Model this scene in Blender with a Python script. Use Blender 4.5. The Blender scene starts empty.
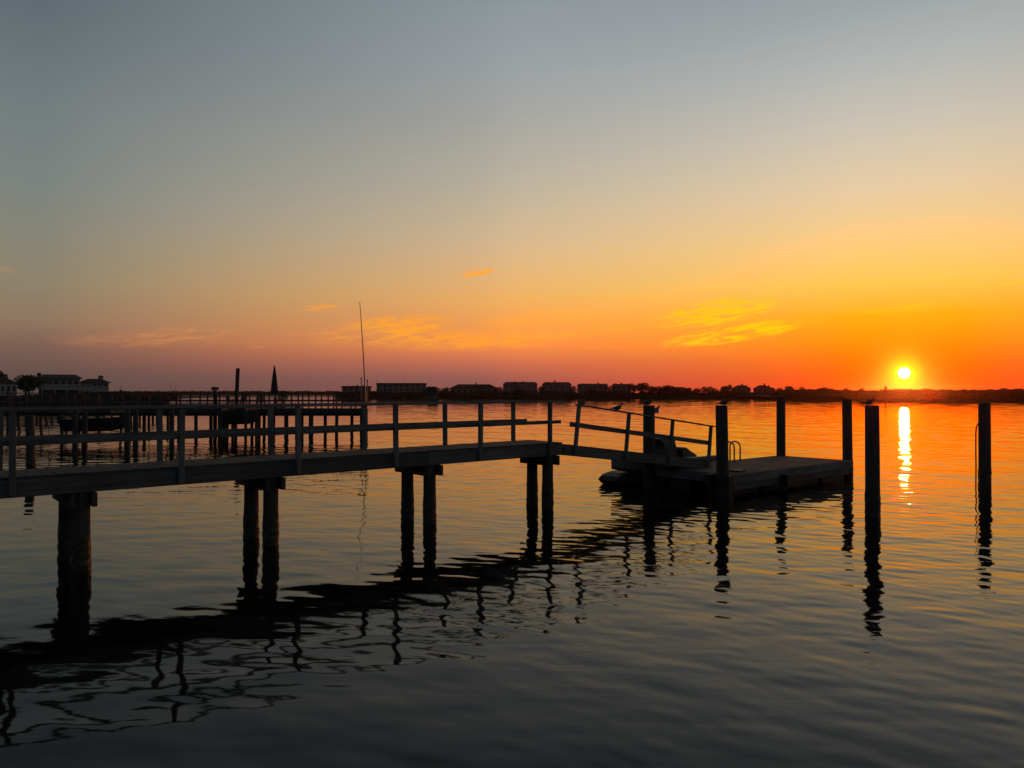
import bpy, math, random
import numpy as np
from mathutils import Vector, Matrix

random.seed(11)
S = bpy.context.scene
R = math.radians
C = S.collection

# ------------------------------------------------------------------ camera
F = 760.0                      # focal length in pixels at 1024 wide
EYE = 2.9
cam_d = bpy.data.cameras.new("camera")
cam_d.sensor_width = 36.0
cam_d.lens = 36.0 * F / 1024.0
cam_d.clip_start = 0.1
cam_d.clip_end = 20000
cam = bpy.data.objects.new("camera", cam_d)
cam.location = (0, 0, EYE)
cam.rotation_euler = (R(90.6), 0, 0)
C.objects.link(cam)
S.camera = cam

# ------------------------------------------------------------------ exposure
S.view_settings.view_transform = 'Standard'
S.view_settings.look = 'None'
S.view_settings.exposure = 0.0
S.view_settings.gamma = 1.0
S.view_settings.use_curve_mapping = False
S.cycles.max_bounces = 6
S.cycles.glossy_bounces = 4
S.cycles.diffuse_bounces = 2
S.cycles.sample_clamp_indirect = 8.0
S.cycles.caustics_reflective = False

# ------------------------------------------------------------------ world
SUN_AZ, SUN_EL = 27.3, 1.27     # degrees, azimuth clockwise from +Y
SUN_DIR = Vector((math.sin(R(SUN_AZ)) * math.cos(R(SUN_EL)), math.cos(R(SUN_AZ)) * math.cos(R(SUN_EL)), math.sin(R(SUN_EL))))


def lin(c):
    o = []
    for v in c:
        v = v / 255.0
        o.append(v / 12.92 if v <= 0.04045 else ((v + 0.055) / 1.055) ** 2.4)
    return o


class NT:
    """small node-tree writer"""
    def __init__(self, tree):
        self.t = tree
        tree.nodes.clear()

    def n(self, kind, **kw):
        nd = self.t.nodes.new(kind)
        for k, v in kw.items():
            setattr(nd, k, v)
        return nd

    def link(self, a, b):
        self.t.links.new(a, b)

    def put(self, sock, v):
        if hasattr(v, 'is_linked'):
            self.link(v, sock)
        else:
            sock.default_value = v

    def m(self, op, a, b=0.0, c=0.0, clamp=False):
        nd = self.n('ShaderNodeMath', operation=op, use_clamp=clamp)
        self.put(nd.inputs[0], a)
        self.put(nd.inputs[1], b)
        self.put(nd.inputs[2], c)
        return nd.outputs[0]

    def rng(self, v, a, b, c=0.0, d=1.0, smooth=False):
        nd = self.n('ShaderNodeMapRange', clamp=True, interpolation_type='SMOOTHSTEP' if smooth else 'LINEAR')
        self.put(nd.inputs[0], v)
        for i, x in enumerate((a, b, c, d)):
            self.put(nd.inputs[1 + i], x)
        return nd.outputs[0]

    def ramp(self, fac, stops, mode='LINEAR'):
        nd = self.n('ShaderNodeValToRGB')
        cr = nd.color_ramp
        cr.interpolation = mode
        while len(cr.elements) < len(stops):
            cr.elements.new(0.5)
        for e, (p, c) in zip(cr.elements, stops):
            e.position = p
        for e, (p, c) in zip(cr.elements, stops):
            e.color = (*c[:3], 1)
        self.put(nd.inputs[0], fac)
        return nd.outputs[0]

    def mix(self, f, a, b, blend='MIX'):
        nd = self.n('ShaderNodeMix', data_type='RGBA', blend_type=blend)
        self.put(nd.inputs[0], f)
        for s, v in ((nd.inputs[6], a), (nd.inputs[7], b)):
            if hasattr(v, 'is_linked'):
                self.link(v, s)
            else:
                s.default_value = (*v[:3], 1)
        return nd.outputs[2]

    def noise(self, vec, scale, detail=2.0, rough=0.5, dist=0.0):
        nd = self.n('ShaderNodeTexNoise')
        if vec is not None:
            self.link(vec, nd.inputs['Vector'])
        nd.inputs['Scale'].default_value = scale
        nd.inputs['Detail'].default_value = detail
        nd.inputs['Roughness'].default_value = rough
        nd.inputs['Distortion'].default_value = dist
        return nd.outputs[0]

    def xyz(self, x, y, z):
        nd = self.n('ShaderNodeCombineXYZ')
        for i, v in enumerate((x, y, z)):
            self.put(nd.inputs[i], v)
        return nd.outputs[0]

    def mapping(self, vec, scale=(1, 1, 1), rot=(0, 0, 0), loc=(0, 0, 0)):
        nd = self.n('ShaderNodeMapping')
        self.link(vec, nd.inputs[0])
        nd.inputs['Location'].default_value = loc
        nd.inputs['Rotation'].default_value = rot
        nd.inputs['Scale'].default_value = scale
        return nd.outputs[0]


def build_world():
    w = bpy.data.worlds.new("World")
    S.world = w
    w.use_nodes = True
    g = NT(w.node_tree)
    tc = g.n('ShaderNodeTexCoord')
    sep = g.n('ShaderNodeSeparateXYZ')
    g.link(tc.outputs['Generated'], sep.inputs[0])
    x, y, z = sep.outputs
    el = g.m('MULTIPLY', g.m('ARCSINE', z), 180 / math.pi)
    az = g.m('MULTIPLY', g.m('ARCTAN2', x, y), 180 / math.pi)       # 0 = straight ahead, + to the right
    dl = g.m('ABSOLUTE', g.m('SUBTRACT', az, SUN_AZ))
    dl = g.m('MINIMUM', dl, g.m('SUBTRACT', 360.0, dl))
    fac = g.m('DIVIDE', el, 60.0, clamp=True)

    def stops(lst):
        return [(e / 60.0, lin(c)) for e, c in lst]
    r0 = g.ramp(fac, stops([(0, (255, 72, 14)), (0.6, (255, 84, 0)), (2.0, (255, 112, 0)), (3.6, (255, 147, 6)), (5.2, (255, 174, 18)), (7.5, (254, 201, 84)),
                            (10.1, (251, 205, 126)), (13.9, (230, 204, 166)), (17.6, (205, 196, 179)), (21.2, (181, 183, 180)), (25, (158, 165, 167)), (27.6, (147, 155, 160)), (31.5, (94, 92, 87)), (60, (34, 34, 33))]))
    r1 = g.ramp(fac, stops([(0, (140, 88, 84)), (1.0, (152, 95, 86)), (2.2, (205, 112, 84)), (3.4, (247, 141, 76)), (5.0, (247, 159, 82)), (6.9, (241, 175, 98)),
                            (8.4, (232, 180, 118)), (11.3, (212, 183, 145)), (15.6, (184, 176, 157)), (19.7, (166, 165, 160)), (23.6, (153, 160, 163)), (27.3, (142, 151, 157)), (31.5, (84, 83, 78)), (60, (33, 33, 32))]))
    r2 = g.ramp(fac, stops([(0, (88, 77, 73)), (1.4, (104, 83, 76)), (3.0, (127, 97, 84)), (4.6, (144, 119, 96)), (7.1, (142, 131, 108)), (9.6, (136, 133, 117)),
                            (13.2, (124, 132, 128)), (17.9, (115, 125, 127)), (23.5, (97, 109, 115)), (27.4, (90, 102, 109)), (31, (66, 68, 66)), (60, (32, 33, 33))]))
    r3 = g.ramp(fac, stops([(0, (68, 74, 82)), (5, (80, 86, 96)), (12, (86, 94, 104)), (25, (74, 82, 92)), (60, (36, 41, 48))]))
    a = g.mix(g.rng(dl, 3, 30), r0, r1)
    a = g.mix(g.rng(dl, 27, 59), a, r2)
    a = g.mix(g.rng(dl, 63, 130), a, r3)

    # broad orange pool of light round the setting sun
    sv = g.n('ShaderNodeVectorMath', operation='DOT_PRODUCT')
    g.link(tc.outputs['Generated'], sv.inputs[0])
    sv.inputs[1].default_value = SUN_DIR
    ang = g.m('MULTIPLY', g.m('ARCCOSINE', g.m('MINIMUM', sv.outputs['Value'], 1.0)), 180 / math.pi)

    # thin wisps of cloud low over the horizon
    cv = g.xyz(g.m('MULTIPLY', az, 0.32), g.m('SUBTRACT', g.m('MULTIPLY', el, 1.9), g.m('MULTIPLY', az, 0.22)), 0.0)
    nz = g.noise(cv, 1.3, 5.0, 0.62, 0.7)
    streak = g.rng(nz, 0.38, 0.58, smooth=True)
    fine = g.noise(g.xyz(g.m('MULTIPLY', az, 0.55), g.m('SUBTRACT', g.m('MULTIPLY', el, 6.0), g.m('MULTIPLY', az, 0.9)), 3.0), 1.0, 7.0, 0.7, 0.8)
    fine = g.rng(fine, 0.36, 0.70, smooth=True)
    tot = None
    for (a0, e0, ra, re, tilt, k, sharp) in (
            (-2.8, 8.95, 1.7, 0.36, 0.15, 2.6, 1), (-14.2, 6.15, 1.6, 0.28, 0.08, 2.2, 1), (-8.4, 4.9, 4.6, 1.0, 0.05, 1.3, 0), (-3.4, 3.9, 8, 0.9, 0.03, 0.9, 0),
            (1.4, 7.15, 0.8, 0.3, 0.05, 0.8, 1), (2.0, 5.5, 5.5, 0.7, 0.08, 0.5, 0), (14.8, 5.75, 4.9, 1.05, 0.13, 3.6, 1), (16.0, 4.15, 5.4, 0.7, 0.13, 3.2, 1),
            (-18.7, 3.35, 1.0, 0.3, 0.0, 0.7, 1), (-34.0, 7.6, 1.0, 0.25, 0.0, 0.8, 1), (-26, 3.5, 6, 0.6, 0.03, 0.35, 0), (19.5, 4.9, 4, 0.5, 0.1, 0.9, 1), (-11, 4.2, 6, 0.9, 0.05, 1.0, 1), (-24, 4.0, 5, 0.5, 0.04, 0.8, 1), (5, 4.4, 5, 0.4, 0.06, 0.8, 1), (27, 5.6, 3.5, 0.35, 0.06, 0.35, 0), (33, 6.8, 2.0, 0.2, 0.05, 0.3, 0)):
        da = g.m('SUBTRACT', az, a0)
        p = g.m('POWER', g.m('ABSOLUTE', g.m('DIVIDE', da, ra)), 2.0)
        q = g.m('POWER', g.m('ABSOLUTE', g.m('DIVIDE', g.m('SUBTRACT', g.m('SUBTRACT', el, e0), g.m('MULTIPLY', da, tilt)), re)), 2.0)
        mk = g.m('SUBTRACT', 1.0, g.m('ADD', p, q), clamp=True)
        if sharp:
            mk = g.m('MULTIPLY', mk, fine)
        mk = g.m('MULTIPLY', mk, k)
        tot = mk if tot is None else g.m('ADD', tot, mk)
    cm = g.m('MULTIPLY', tot, g.m('ADD', g.m('MULTIPLY', streak, 0.8), 0.2), clamp=True)
    ccol = g.mix(g.rng(dl, 6, 30), lin((255, 214, 0)), lin((255, 166, 44)))
    ccol = g.mix(g.rng(dl, 32, 60), ccol, lin((214, 140, 92)))
    a = g.mix(g.m('MULTIPLY', cm, 0.9), a, ccol)

    # aureole and the disc of the sun itself
    halo = g.m('MULTIPLY', g.m('EXPONENT', g.m('MULTIPLY', ang, -2.1)), 2.3)
    halo2 = g.m('EXPONENT', g.m('MULTIPLY', ang, -0.28))
    hc = g.mix(1.0, [0, 0, 0], g.mix(1.0, (1.0, 0.85, 0.0), g.xyz(halo, halo, halo), 'MULTIPLY'), 'ADD')
    hc2 = g.mix(1.0, (0.22, 0.03, 0.0), g.xyz(halo2, halo2, halo2), 'MULTIPLY')
    disc = g.rng(ang, 0.45, 0.16, 0.0, 6.0, smooth=True)
    dc = g.mix(1.0, (1.0, 0.86, 0.55), g.xyz(disc, disc, disc), 'MULTIPLY')
    a = g.mix(1.0, a, hc, 'ADD')
    a = g.mix(1.0, a, hc2, 'ADD')
    a = g.mix(1.0, a, dc, 'ADD')
    for nd in g.t.nodes:
        if nd.type == 'MIX':
            nd.clamp_result = False
            nd.clamp_factor = True
    sr = g.n('ShaderNodeSeparateColor')          # the red of the glow is brighter than the camera can record
    g.link(a, sr.inputs[0])
    red = g.m('ADD', sr.outputs[0], g.m('MULTIPLY', g.m('POWER', g.m('MAXIMUM', g.m('SUBTRACT', sr.outputs[0], 0.88), 0.0), 2.0), 22.0))
    cc = g.n('ShaderNodeCombineColor')
    g.link(red, cc.inputs[0])
    g.link(sr.outputs[1], cc.inputs[1])
    g.link(sr.outputs[2], cc.inputs[2])
    a = cc.outputs[0]
    bg = g.n('ShaderNodeBackground')
    g.link(a, bg.inputs[0])
    bg.inputs[1].default_value = 1.0
    out = g.n('ShaderNodeOutputWorld')
    g.link(bg.outputs[0], out.inputs[0])


build_world()

# ------------------------------------------------------------------ sun lamp
sd = bpy.data.lights.new("sun", 'SUN')
sd.energy = 0.32
sd.angle = R(0.53)
sd.color = (1.0, 0.28, 0.04)
so = bpy.data.objects.new("sun", sd)
so.rotation_euler = (-SUN_DIR).to_track_quat('-Z', 'Y').to_euler()
so.location = SUN_DIR * 200
C.objects.link(so)


# ------------------------------------------------------------------ materials
def mat(name, fn):
    m = bpy.data.materials.new(name)
    m.use_nodes = True
    g = NT(m.node_tree)
    b = g.n('ShaderNodeBsdfPrincipled')
    o = g.n('ShaderNodeOutputMaterial')
    g.link(b.outputs[0], o.inputs[0])
    fn(g, b)
    return m


def plain(col, rough=0.7, metal=0.0, var=0.25, scale=3.0):
    def fn(g, b):
        tc = g.n('ShaderNodeTexCoord')
        n = g.noise(tc.outputs['Object'], scale, 4, 0.6)
        k = g.rng(n, 0.25, 0.75, 1 - var, 1 + var)
        c = g.mix(1.0, col, g.xyz(k, k, k), 'MULTIPLY')
        g.link(c, b.inputs['Base Color'])
        b.inputs['Roughness'].default_value = rough
        b.inputs['Metallic'].default_value = metal
    return fn


def wood(c1, c2, rough=0.85, axis=0, bump=0.004):
    """weathered timber, grain along the given local axis"""
    def fn(g, b):
        tc = g.n('ShaderNodeTexCoord')
        oi = g.n('ShaderNodeObjectInfo')
        sc = [14, 14, 14]
        sc[axis] = 0.7
        v = g.n('ShaderNodeVectorMath', operation='ADD')
        g.link(tc.outputs['Object'], v.inputs[0])
        g.link(g.xyz(g.m('MULTIPLY', oi.outputs['Random'], 37.0), g.m('MULTIPLY', oi.outputs['Random'], 91.0), 0.0), v.inputs[1])
        gr = g.noise(g.mapping(v.outputs[0], tuple(sc)), 1.0, 5, 0.62, 0.4)
        bl = g.noise(v.outputs[0], 1.1, 4, 0.6)
        c = g.ramp(gr, [(0.28, c1), (0.7, c2)])
        k = g.m('MULTIPLY', g.rng(bl, 0.25, 0.75, 0.6, 1.3), g.rng(oi.outputs['Random'], 0, 1, 0.8, 1.2))
        g.link(g.mix(1.0, c, g.xyz(k, k, k), 'MULTIPLY'), b.inputs['Base Color'])
        b.inputs['Roughness'].default_value = rough
        bp = g.n('ShaderNodeBump')
        bp.inputs['Distance'].default_value = bump
        g.link(gr, bp.inputs['Height'])
        g.link(bp.outputs[0], b.inputs['Normal'])
    return fn


def pile_fn(g, b):
    """creosoted pile: split grain, salt-bleached top, dark wet growth near the water (local z = height above water)"""
    tc = g.n('ShaderNodeTexCoord')
    oi = g.n('ShaderNodeObjectInfo')
    sep = g.n('ShaderNodeSeparateXYZ')
    g.link(tc.outputs['Object'], sep.inputs[0])
    v = g.n('ShaderNodeVectorMath', operation='ADD')
    g.link(tc.outputs['Object'], v.inputs[0])
    g.link(g.xyz(g.m('MULTIPLY', oi.outputs['Random'], 53.0), 0.0, 0.0), v.inputs[1])
    gr = g.noise(g.mapping(v.outputs[0], (16, 16, 0.9)), 1.0, 5, 0.65, 0.5)
    bl = g.noise(v.outputs[0], 5.0, 4, 0.7)
    dry = g.ramp(gr, [(0.28, (0.028, 0.027, 0.026)), (0.7, (0.075, 0.072, 0.069))])
    wet = g.ramp(bl, [(0.3, (0.012, 0.013, 0.01)), (0.7, (0.035, 0.035, 0.026))])
    lvl = g.m('ADD', sep.outputs[2], g.rng(bl, 0.2, 0.8, -0.18, 0.18))
    f = g.rng(lvl, 0.42, 0.62)
    g.link(g.mix(f, wet, dry), b.inputs['Base Color'])
    g.link(g.rng(f, 0, 1, 0.55, 0.88), b.inputs['Roughness'])
    bp = g.n('ShaderNodeBump')
    bp.inputs['Distance'].default_value = 0.012
    g.link(g.mix(f, g.xyz(bl, bl, bl), g.xyz(gr, gr, gr)), bp.inputs['Height'])
    g.link(bp.outputs[0], b.inputs['Normal'])


def water_fn(g, b):
    geo = g.n('ShaderNodeNewGeometry')
    P = geo.outputs['Position']
    w3 = g.noise(g.mapping(P, (3.0, 6.0, 1), (0, 0, R(10)), (1, 9, 0)), 1.0, 2.0, 0.5)
    pat = g.rng(g.noise(P, 0.09, 2, 0.5), 0.38, 0.66, 0.15, 1.0, smooth=True)     # cat's-paws between glassy patches
    bp = g.n('ShaderNodeBump')
    bp.inputs['Strength'].default_value = 1.0
    bp.inputs['Filter Width'].default_value = 0.05
    bp.inputs['Distance'].default_value = 1.0
    g.link(g.m('MULTIPLY', g.m('MULTIPLY', w3, pat), 0.0034), bp.inputs['Height'])
    g.link(bp.outputs[0], b.inputs['Normal'])
    b.inputs['Base Color'].default_value = (0.008, 0.008, 0.006, 1)
    b.inputs['Roughness'].default_value = 0.04
    b.inputs['IOR'].default_value = 1.235


def shingle_fn(col):
    def fn(g, b):
        tc = g.n('ShaderNodeTexCoord')
        br = g.n('ShaderNodeTexBrick')
        g.link(tc.outputs['Object'], br.inputs[0])
        br.inputs['Scale'].default_value = 2.5
        br.inputs['Color1'].default_value = (*col, 1)
        br.inputs['Color2'].default_value = (*[c * 0.7 for c in col], 1)
        br.inputs['Mortar'].default_value = (*[c * 0.4 for c in col], 1)
        g.link(br.outputs[0], b.inputs['Base Color'])
        b.inputs['Roughness'].default_value = 0.9
    return fn


def siding_fn(col):
    def fn(g, b):
        tc = g.n('ShaderNodeTexCoord')
        wv = g.n('ShaderNodeTexWave', wave_type='BANDS', bands_direction='Z', wave_profile='SAW')
        g.link(tc.outputs['Object'], wv.inputs[0])
        wv.inputs['Scale'].default_value = 1.6
        n = g.noise(tc.outputs['Object'], 0.8, 4, 0.6)
        k = g.m('MULTIPLY', g.rng(wv.outputs[1], 0, 1, 0.75, 1.05), g.rng(n, 0.3, 0.7, 0.85, 1.1))
        g.link(g.mix(1.0, col, g.xyz(k, k, k), 'MULTIPLY'), b.inputs['Base Color'])
        b.inputs['Roughness'].default_value = 0.8
    return fn


def leaf_fn(c1, c2):
    def fn(g, b):
        tc = g.n('ShaderNodeTexCoord')
        n = g.noise(tc.outputs['Object'], 1.3, 3, 0.6)
        g.link(g.ramp(n, [(0.3, c1), (0.7, c2)]), b.inputs['Base Color'])
        b.inputs['Roughness'].default_value = 0.75
    return fn


M = {
    'rail': mat('weathered_grey_timber', wood((0.075, 0.078, 0.08), (0.185, 0.19, 0.195))),
    'deck': mat('deck_boards', wood((0.042, 0.046, 0.05), (0.112, 0.121, 0.13))),
    'beam': mat('treated_beam', wood((0.055, 0.056, 0.055), (0.14, 0.14, 0.138))),
    'post': mat('weathered_post', wood((0.10, 0.095, 0.088), (0.25, 0.235, 0.215), axis=2)),
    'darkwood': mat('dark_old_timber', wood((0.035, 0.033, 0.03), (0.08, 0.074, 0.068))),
    'pile': mat('pile_timber', pile_fn),
    'water': mat('bay_water', water_fn),
    'steel': mat('galvanised_steel', plain((0.22, 0.22, 0.23), 0.45, 0.8)),
    'black_rubber': mat('black_rubber', plain((0.012, 0.012, 0.012), 0.6)),
    'rope': mat('old_rope', plain((0.10, 0.085, 0.06), 0.95, 0, 0.4, 40)),
    'hull': mat('pale_gelcoat', plain((0.34, 0.34, 0.335), 0.4, 0, 0.12)),
    'darkhull': mat('dark_hull_paint', plain((0.022, 0.022, 0.024), 0.55)),
    'alu': mat('dull_aluminium', plain((0.20, 0.20, 0.205), 0.5, 0.6)),
    'vinyl': mat('dark_vinyl', plain((0.025, 0.025, 0.03), 0.55)),
    'canvas': mat('dark_canvas', plain((0.03, 0.035, 0.04), 0.9)),
    'roof': mat('grey_shingle', shingle_fn((0.05, 0.048, 0.047))),
    'roof2': mat('brown_shingle', shingle_fn((0.055, 0.045, 0.04))),
    'wall_white': mat('white_siding', siding_fn((0.42, 0.42, 0.41))),
    'wall_grey': mat('grey_siding', siding_fn((0.19, 0.19, 0.188))),
    'wall_pale': mat('pale_grey_siding', siding_fn((0.27, 0.27, 0.268))),  # pale grey wall colour of the left bank houses
    'wall_tan': mat('tan_siding', siding_fn((0.17, 0.16, 0.15))),
    'trim': mat('white_trim', plain((0.42, 0.42, 0.41), 0.6, 0, 0.08)),
    'glass': mat('window_glass', plain((0.02, 0.022, 0.025), 0.08, 0, 0.1)),
    'bark': mat('bark', plain((0.06, 0.045, 0.035), 0.95, 0, 0.4, 6)),
    'leaf': mat('dark_foliage', leaf_fn((0.022, 0.038, 0.015), (0.06, 0.085, 0.03))),
    'leaf2': mat('olive_foliage', leaf_fn((0.035, 0.04, 0.016), (0.085, 0.085, 0.035))),
    'reed': mat('salt_marsh_reed', leaf_fn((0.05, 0.045, 0.025), (0.13, 0.11, 0.06))),
    'old_trim': mat('greyed_trim', plain((0.10, 0.10, 0.10), 0.7, 0, 0.1)),
    'soil': mat('shore_ground', plain((0.035, 0.032, 0.025), 0.95, 0, 0.4, 0.2)),
    'bulk': mat('bulkhead_timber', wood((0.05, 0.047, 0.042), (0.15, 0.14, 0.125), axis=2)),
    'gull_body': mat('gull_plumage', plain((0.07, 0.068, 0.066), 0.85, 0, 0.3, 12)),
    'red_board': mat('red_board', plain((0.30, 0.03, 0.02), 0.6)),
    'clay': mat('clay_pot', plain((0.22, 0.10, 0.06), 0.85)),
}


# ------------------------------------------------------------------ mesh helpers
class MB:
    """collects simple solids into one mesh"""
    def __init__(self):
        self.v, self.f = [], []

    def add(self, vs, fs):
        k = len(self.v)
        self.v += [tuple(p) for p in vs]
        self.f += [tuple(i + k for i in q) for q in fs]
        return self

    def box(self, x0, x1, y0, y1, z0, z1):
        vs = [(x, y, z) for z in (z0, z1) for y in (y0, y1) for x in (x0, x1)]
        return self.add(vs, [(0, 2, 3, 1), (4, 5, 7, 6), (0, 1, 5, 4), (2, 6, 7, 3), (0, 4, 6, 2), (1, 3, 7, 5)])

    def bar(self, p, q, w, h, up=(0, 0, 1)):
        """square bar from p to q, w across, h along 'up'"""
        p, q = Vector(p), Vector(q)
        d = (q - p).normalized()
        s = d.cross(Vector(up))
        if s.length < 1e-4:
            s = d.cross(Vector((1, 0, 0)))
        s.normalize()
        t = s.cross(d)
        vs = []
        for c in (p, q):
            for a, b in ((-1, -1), (1, -1), (1, 1), (-1, 1)):
                vs.append(c + s * a * w / 2 + t * b * h / 2)
        return self.add(vs, [(0, 1, 2, 3), (7, 6, 5, 4), (0, 4, 5, 1), (1, 5, 6, 2), (2, 6, 7, 3), (3, 7, 4, 0)])

    def tube(self, pts, rad, n=10, cap=True):
        pts = [Vector(p) for p in pts]
        rad = rad if isinstance(rad, (list, tuple)) else [rad] * len(pts)
        rings = []
        ref = None
        for i, p in enumerate(pts):
            d = (pts[min(i + 1, len(pts) - 1)] - pts[max(i - 1, 0)]).normalized()
            if ref is None:
                ref = d.orthogonal().normalized()
            ref = (ref - d * ref.dot(d)).normalized()
            b = d.cross(ref)
            rings.append([p + (ref * math.cos(2 * math.pi * k / n) + b * math.sin(2 * math.pi * k / n)) * rad[i] for k in range(n)])
        return self.loft(rings, cap)

    def loft(self, rings, cap=True):
        n = len(rings[0])
        vs = [p for r in rings for p in r]
        fs = []
        for i in range(len(rings) - 1):
            for k in range(n):
                a, b = i * n + k, i * n + (k + 1) % n
                fs.append((a, b, b + n, a + n))
        if cap:
            fs.append(tuple(range(n - 1, -1, -1)))
            fs.append(tuple(range((len(rings) - 1) * n, len(rings) * n)))
        return self.add(vs, fs)

    def build(self, name, m, parent=None, smooth=False, loc=None, rot=None):
        me = bpy.data.meshes.new(name)
        me.from_pydata(self.v, [], self.f)
        me.materials.append(M[m])
        if smooth:
            me.polygons.foreach_set('use_smooth', [True] * len(me.polygons))
        me.update()
        o = bpy.data.objects.new(name, me)
        C.objects.link(o)
        if parent:
            o.parent = parent
        if loc is not None:
            o.location = loc
        if rot is not None:
            o.rotation_euler = rot
        return o


def tag(o, label, cat, group=None, kind=None):
    o['label'] = label
    o['category'] = cat
    if group:
        o['group'] = group
    if kind:
        o['kind'] = kind
    return o


def thing(name, label, cat, loc=(0, 0, 0), rz=0.0, group=None):
    o = bpy.data.objects.new(name, None)
    o.empty_display_size = 0.2
    o.location = loc
    o.rotation_euler = (0, 0, rz)
    C.objects.link(o)
    return tag(o, label, cat, group)


def copy_tree(o, parent=None):
    c = o.copy()
    C.objects.link(c)
    if parent:
        c.parent = parent
    for ch in list(o.children):
        copy_tree(ch, c)
    return c


def ground_x(px, d):
    return (px - 512.0) / F * d


def beam(name, p, q, w, h, m, parent, up=(0, 0, 1)):
    """one straight timber as its own object, its length along local x"""
    p, q = Vector(p), Vector(q)
    L = (q - p).length
    d = (q - p).normalized()
    s = Vector(up).cross(d).normalized()
    t = d.cross(s)
    b = 0.006
    mb = MB()
    rings = []
    for x, k in ((0, b), (b, 0), (L - b, 0), (L, b)):
        hw, hh = w / 2 - k, h / 2 - k
        rings.append([(x, -hw + b, -hh), (x, hw - b, -hh), (x, hw, -hh + b), (x, hw, hh - b), (x, hw - b, hh), (x, -hw + b, hh), (x, -hw, hh - b), (x, -hw, -hh + b)])
    mb.loft(rings)
    o = mb.build(name, m, parent)
    o.matrix_local = Matrix(((d.x, s.x, t.x, p.x), (d.y, s.y, t.y, p.y), (d.z, s.z, t.z, p.z), (0, 0, 0, 1)))
    return o


def pile(name, x, y, z0, z1, r, parent=None, lean=(0, 0), seed=0, taper=0.94, crust=True):
    """round driven pile with uneven outline; object origin at the waterline"""
    rnd = random.Random(seed * 7 + 3)
    n, rings = 14, []
    ph = rnd.random() * 6
    k = max(8, int((z1 - z0) / 0.07))
    for i in range(k + 1):
        z = z0 + (z1 - z0) * i / k
        rr = r * (1 + (taper - 1) * (z - z0) / (z1 - z0))
        cr = 0.0
        if crust and z < 0.62:
            cr = 0.05 * r * max(0.0, min(1.0, (0.62 - z) / 0.25))
        ring = []
        for a in range(n):
            t = 2 * math.pi * a / n
            q = rr * (1 + 0.02 * math.sin(3 * t + ph + z * 0.6) + 0.015 * math.sin(5 * t - ph + z)) + cr * (rnd.random() * 2.6)
            ring.append((lean[0] * z + q * math.cos(t), lean[1] * z + q * math.sin(t), z))
        rings.append(ring)
    top = rings[-1]
    c = Vector((lean[0] * z1, lean[1] * z1, z1 + 0.012))
    rings.append([tuple(c + (Vector(p) - c) * 0.86 + Vector((0, 0, 0.004 * rnd.random()))) for p in top])
    mb = MB().loft(rings)
    return mb.build(name, 'pile', parent, smooth=False, loc=(x, y, 0))


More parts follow.
